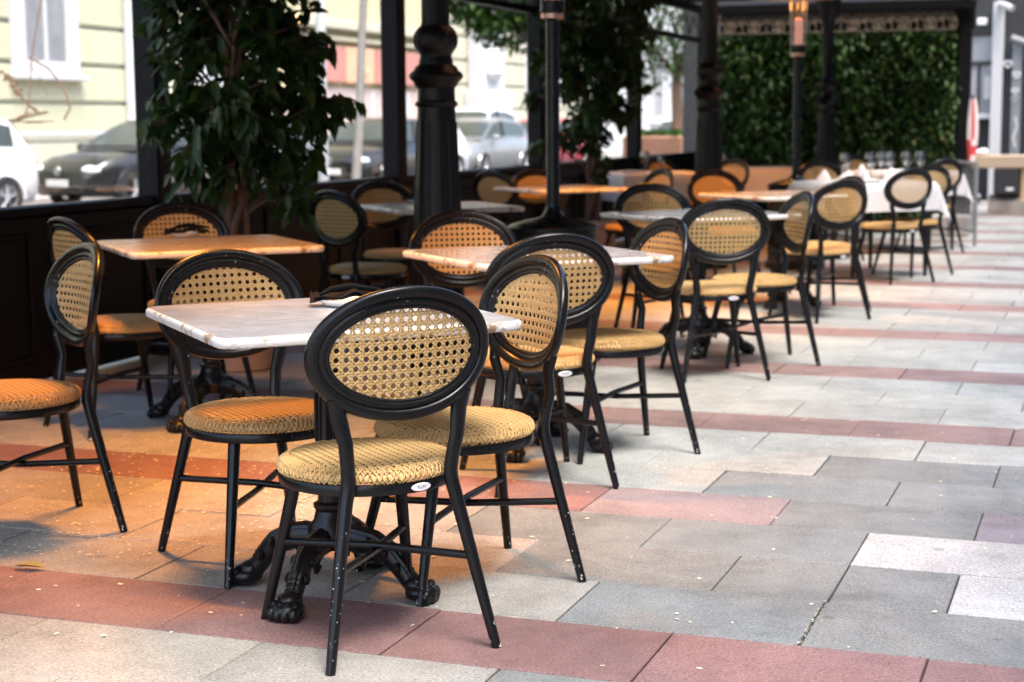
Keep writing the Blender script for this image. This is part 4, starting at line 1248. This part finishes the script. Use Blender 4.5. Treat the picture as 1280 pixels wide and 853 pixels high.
# ------------------------------------------------------------------ far right: shopfront, counter, barrier
sh = thing('dark_shopfront', 'charcoal shopfront with a pale window and white post at the far right', 'shopfront', (0, 26, 0))
m = MB(); m.bbox(-6.5, -2.20, 0, .5, -.2, 5, .02); m.bbox(-1.72, 8, 0, .5, -.2, 5, .02); m.bbox(-2.199, -1.721, .03, .5, 2.45, 5, .02); m.bbox(-2.199, -1.721, .25, .5, -.2, 1.22, .02); m.build('wall', MT['darkshop'], sh, smooth=False)
m = MB(); m.bbox(-2.199, -1.721, .1, .13, 1.30, 2.449, .004); wnd = m.build('window', MT['greyglass'], sh, smooth=False)
m = MB(); m.bbox(-2.19, -1.73, .06, .098, 2.02, 2.07, .004); m.bbox(-2.0, -1.96, .06, .098, 1.301, 2.019, .004); m.build('glazing_bar', MT['darkshop'], wnd, smooth=False)
m = MB(); m.bbox(-2.20, -1.74, -.05, .099, 1.222, 1.299, .006); m.build('sill', MT['white'], sh, smooth=False)
m = MB(); m.bbox(-1.90, -1.80, .02, .058, 1.50, 1.85, .01); m.build('notice', MT['white'], sh, smooth=False)
m = MB(); m.bbox(-1.79, -1.63, -.14, -.002, 0, 2.92, .01); m.tube([(-1.71, -.07, 2.9), (-1.62, -.3, 2.86), (-1.50, -.4, 2.80)], .05, 8); m.build('white_post', MT['white'], sh)
m = MB(); m.bbox(-2.02, -1.88, -.06, -.002, 2.60, 2.70, .01); m.build('wall_lamp', MT['china'], sh, smooth=False)
m = MB(); m.bbox(-1.50, -1.36, -.10, -.002, 0, 2.4, .01); m.build('downpipe', MT['galv'], sh)
def heart(cx, cz, s):
    pts = []
    for i in range(29):
        q = 2*PI*i/28
        pts.append((cx+s*.06*16*math.sin(q)**3/16, -.113, cz+s*.055*(13*math.cos(q)-5*math.cos(2*q)-2*math.cos(3*q)-math.cos(4*q))/16))
    m = MB(); m.tube(pts, .012*s, 5, cap=False); m.build('chalk_heart', MT['china'], sh)
heart(-1.56, 2.02, 1.0); heart(-1.43, 1.86, .9); heart(-1.44, 1.62, .8)
m = MB(); m.tube([(-1.50, -.113, 1.5), (-1.42, -.113, 1.62), (-1.46, -.113, 1.45), (-1.38, -.113, 1.55)], .01, 5, cap=False); m.build('chalk_scrawl', MT['china'], sh)
m.tube([(-1.43, -.113, 1.25), (-1.40, -.113, 1.1), (-1.45, -.113, .95), (-1.42, -.113, .8)], .012, 5, cap=False); m.build('chalk_scrawl', MT['china'], sh)

m = MB(); m.tube([(-1.52, -.15, 2.40), (-.6, -.15, 2.05)], .05, 8); m.build('awning_arm', MT['galv'], sh)
ct = thing('wooden_counter', 'pale wooden street counter at the far right behind the barrier', 'counter', (0, 22.3, 0))
m = MB(); m.bbox(-1.90, .6, -.25, .25, .60, .76, .01); m.build('counter_top', MT['wood'], ct, smooth=False)
m = MB(); m.bbox(-1.13, -.7, -.2, .2, .0, .598, .01); m.build('side_panel', MT['tan'], ct, smooth=False)
m = MB(); m.bbox(-1.86, -1.76, -.2, .2, 0, .598, .01); m.build('leg', MT['darkshop'], ct, smooth=False)
bx = thing('black_box', 'black box with a small pale tag under the wooden counter', 'box', (-1.30, 22.2, .265))
m = MB(); m.bbox(-.16, .16, -.15, .15, 0, .33, .015); m.build('case', MT['darkshop'], bx, smooth=False)
m = MB(); m.bbox(.0, .09, -.158, -.151, .05, .09, .002); m.build('tag', MT['china'], bx, smooth=False)
m = MB()
rr = random.Random(4)
pts = []
for j in range(9):
    for i in range(15):
        u = i/14; q = j/8*PI
        pts.append((-1.52+u*1.2, 22.12-.14*math.cos(q)*(1+.15*rr.uniform(-1, 1))+.1, .0+.26*math.sin(q)**.5*(1+.10*rr.uniform(-1, 1))))
m.add(pts, [(j*15+i, j*15+i+1, (j+1)*15+i+1, (j+1)*15+i) for j in range(8) for i in range(14)]+[tuple(j*15 for j in range(8, -1, -1)), tuple(j*15+14 for j in range(9))])
tag(m.build('stone_block', MT['stone']), 'rough brown stone block on the ground under the wooden counter', 'stone')
m = MB(); m.ball((0, 0, .035), (.13, .10, .035), 12); m.ball((.06, 0, .06), (.06, .05, .03), 10)
tag(m.build('crumpled_cloth', MT['china'], loc=(-1.66, 22.2, .761)), 'small crumpled white cloth on the left of the wooden counter', 'cloth')
# barrier
bf = thing('metal_barrier', 'low grey metal barrier with upright bars beside the farthest white tablecloth', 'barrier', (-1.24, 16.4, 0), math.atan2(1.10, -.34))
m = MB()
Lb = 1.15
m.tube([(0, 0, .02), (0, 0, .80), (Lb, 0, .80), (Lb, 0, .02)], .018, 8)
m.tube([(0, 0, .15), (Lb, 0, .15)], .014, 8); m.tube([(0, 0, .47), (Lb, 0, .47)], .014, 8)
m.build('frame', MT['galv'], bf)
m = MB()
for k in range(1, 10): m.tube([(Lb*k/10, 0, .15), (Lb*k/10, 0, .80)], .0065, 6)
m.build('bars', MT['galv'], bf)
m = MB(); m.ball((.02, -.03, .47), (.05, .03, .05), 8); m.build('clamp', MT['steel'], bf)
m = MB(); m.bbox(-.20, .20, -.16, .16, 0, .22, .02)
tag(m.build('concrete_block', MT['concrete'], loc=(-1.62, 18.1, 0), smooth=False), 'pale concrete block on the paving behind the farthest chairs', 'concrete block')
# red and white striped flag at the hedge end
fl = thing('striped_flag', 'folded red and white striped flag hanging at the right end of the hedge', 'flag', (-1.60, 20.25, 0))
m = MB(); vs = []
for j in range(21):
    z = 1.45-.72*j/20; w = .035+.025*math.sin(PI*j/20)
    for i in range(9):
        q = i/8*2*PI; vs.append((w*math.cos(q)*(1+.25*math.cos(3*q)), .05*math.sin(q), z))
fs = []; mi = []
for j in range(20):
    for i in range(8): m.f.append((j*9+i, j*9+i+1, (j+1)*9+i+1, (j+1)*9+i)); m.m.append(1 if (i+(1 if j > 12 else 0)) % 3 == 0 or j in (15, 16, 17) else 0)
m.v = vs
m.build('cloth', [MT['blush'], MT['barred']], fl)
m = MB(); m.tube([(0, .0, 0), (0, 0, 1.5)], .012, 8); m.build('staff', MT['screen_black'], fl)

# ------------------------------------------------------------------ light
w = bpy.data.worlds.new('World'); scene.world = w; w.use_nodes = True
nt = w.node_tree
bg = nt.nodes['Background']
sky = nt.nodes.new('ShaderNodeTexSky'); sky.sky_type = 'NISHITA'; sky.sun_disc = False
SUN_EL, SUN_AZ = R(63), R(124)       # azimuth measured clockwise from +Y
sky.sun_elevation = SUN_EL; sky.sun_rotation = SUN_AZ
sky.air_density = 1.0; sky.dust_density = 3.7; sky.ozone_density = 1.0
nt.links.new(sky.outputs[0], bg.inputs[0]); bg.inputs[1].default_value = .15
sl = bpy.data.lights.new('sun', 'SUN'); sl.energy = 1.4; sl.angle = R(25); sl.color = (1, .985, .965)
so = bpy.data.objects.new('sun', sl); col.objects.link(so)
sd = Vector((math.sin(SUN_AZ)*math.cos(SUN_EL), math.cos(SUN_AZ)*math.cos(SUN_EL), math.sin(SUN_EL)))
so.rotation_euler = sd.to_track_quat('Z', 'Y').to_euler()

vs_ = scene.view_settings
vs_.view_transform = 'Standard'; vs_.look = 'None'; vs_.exposure = 2.18; vs_.gamma = 1; vs_.use_curve_mapping = False
scene.cycles.max_bounces = 8; scene.cycles.transparent_max_bounces = 16
scene.cycles.caustics_reflective = False; scene.cycles.caustics_refractive = False
scene.cycles.sample_clamp_indirect = 4
try:
    scene.cycles.use_denoising = True
except Exception: pass
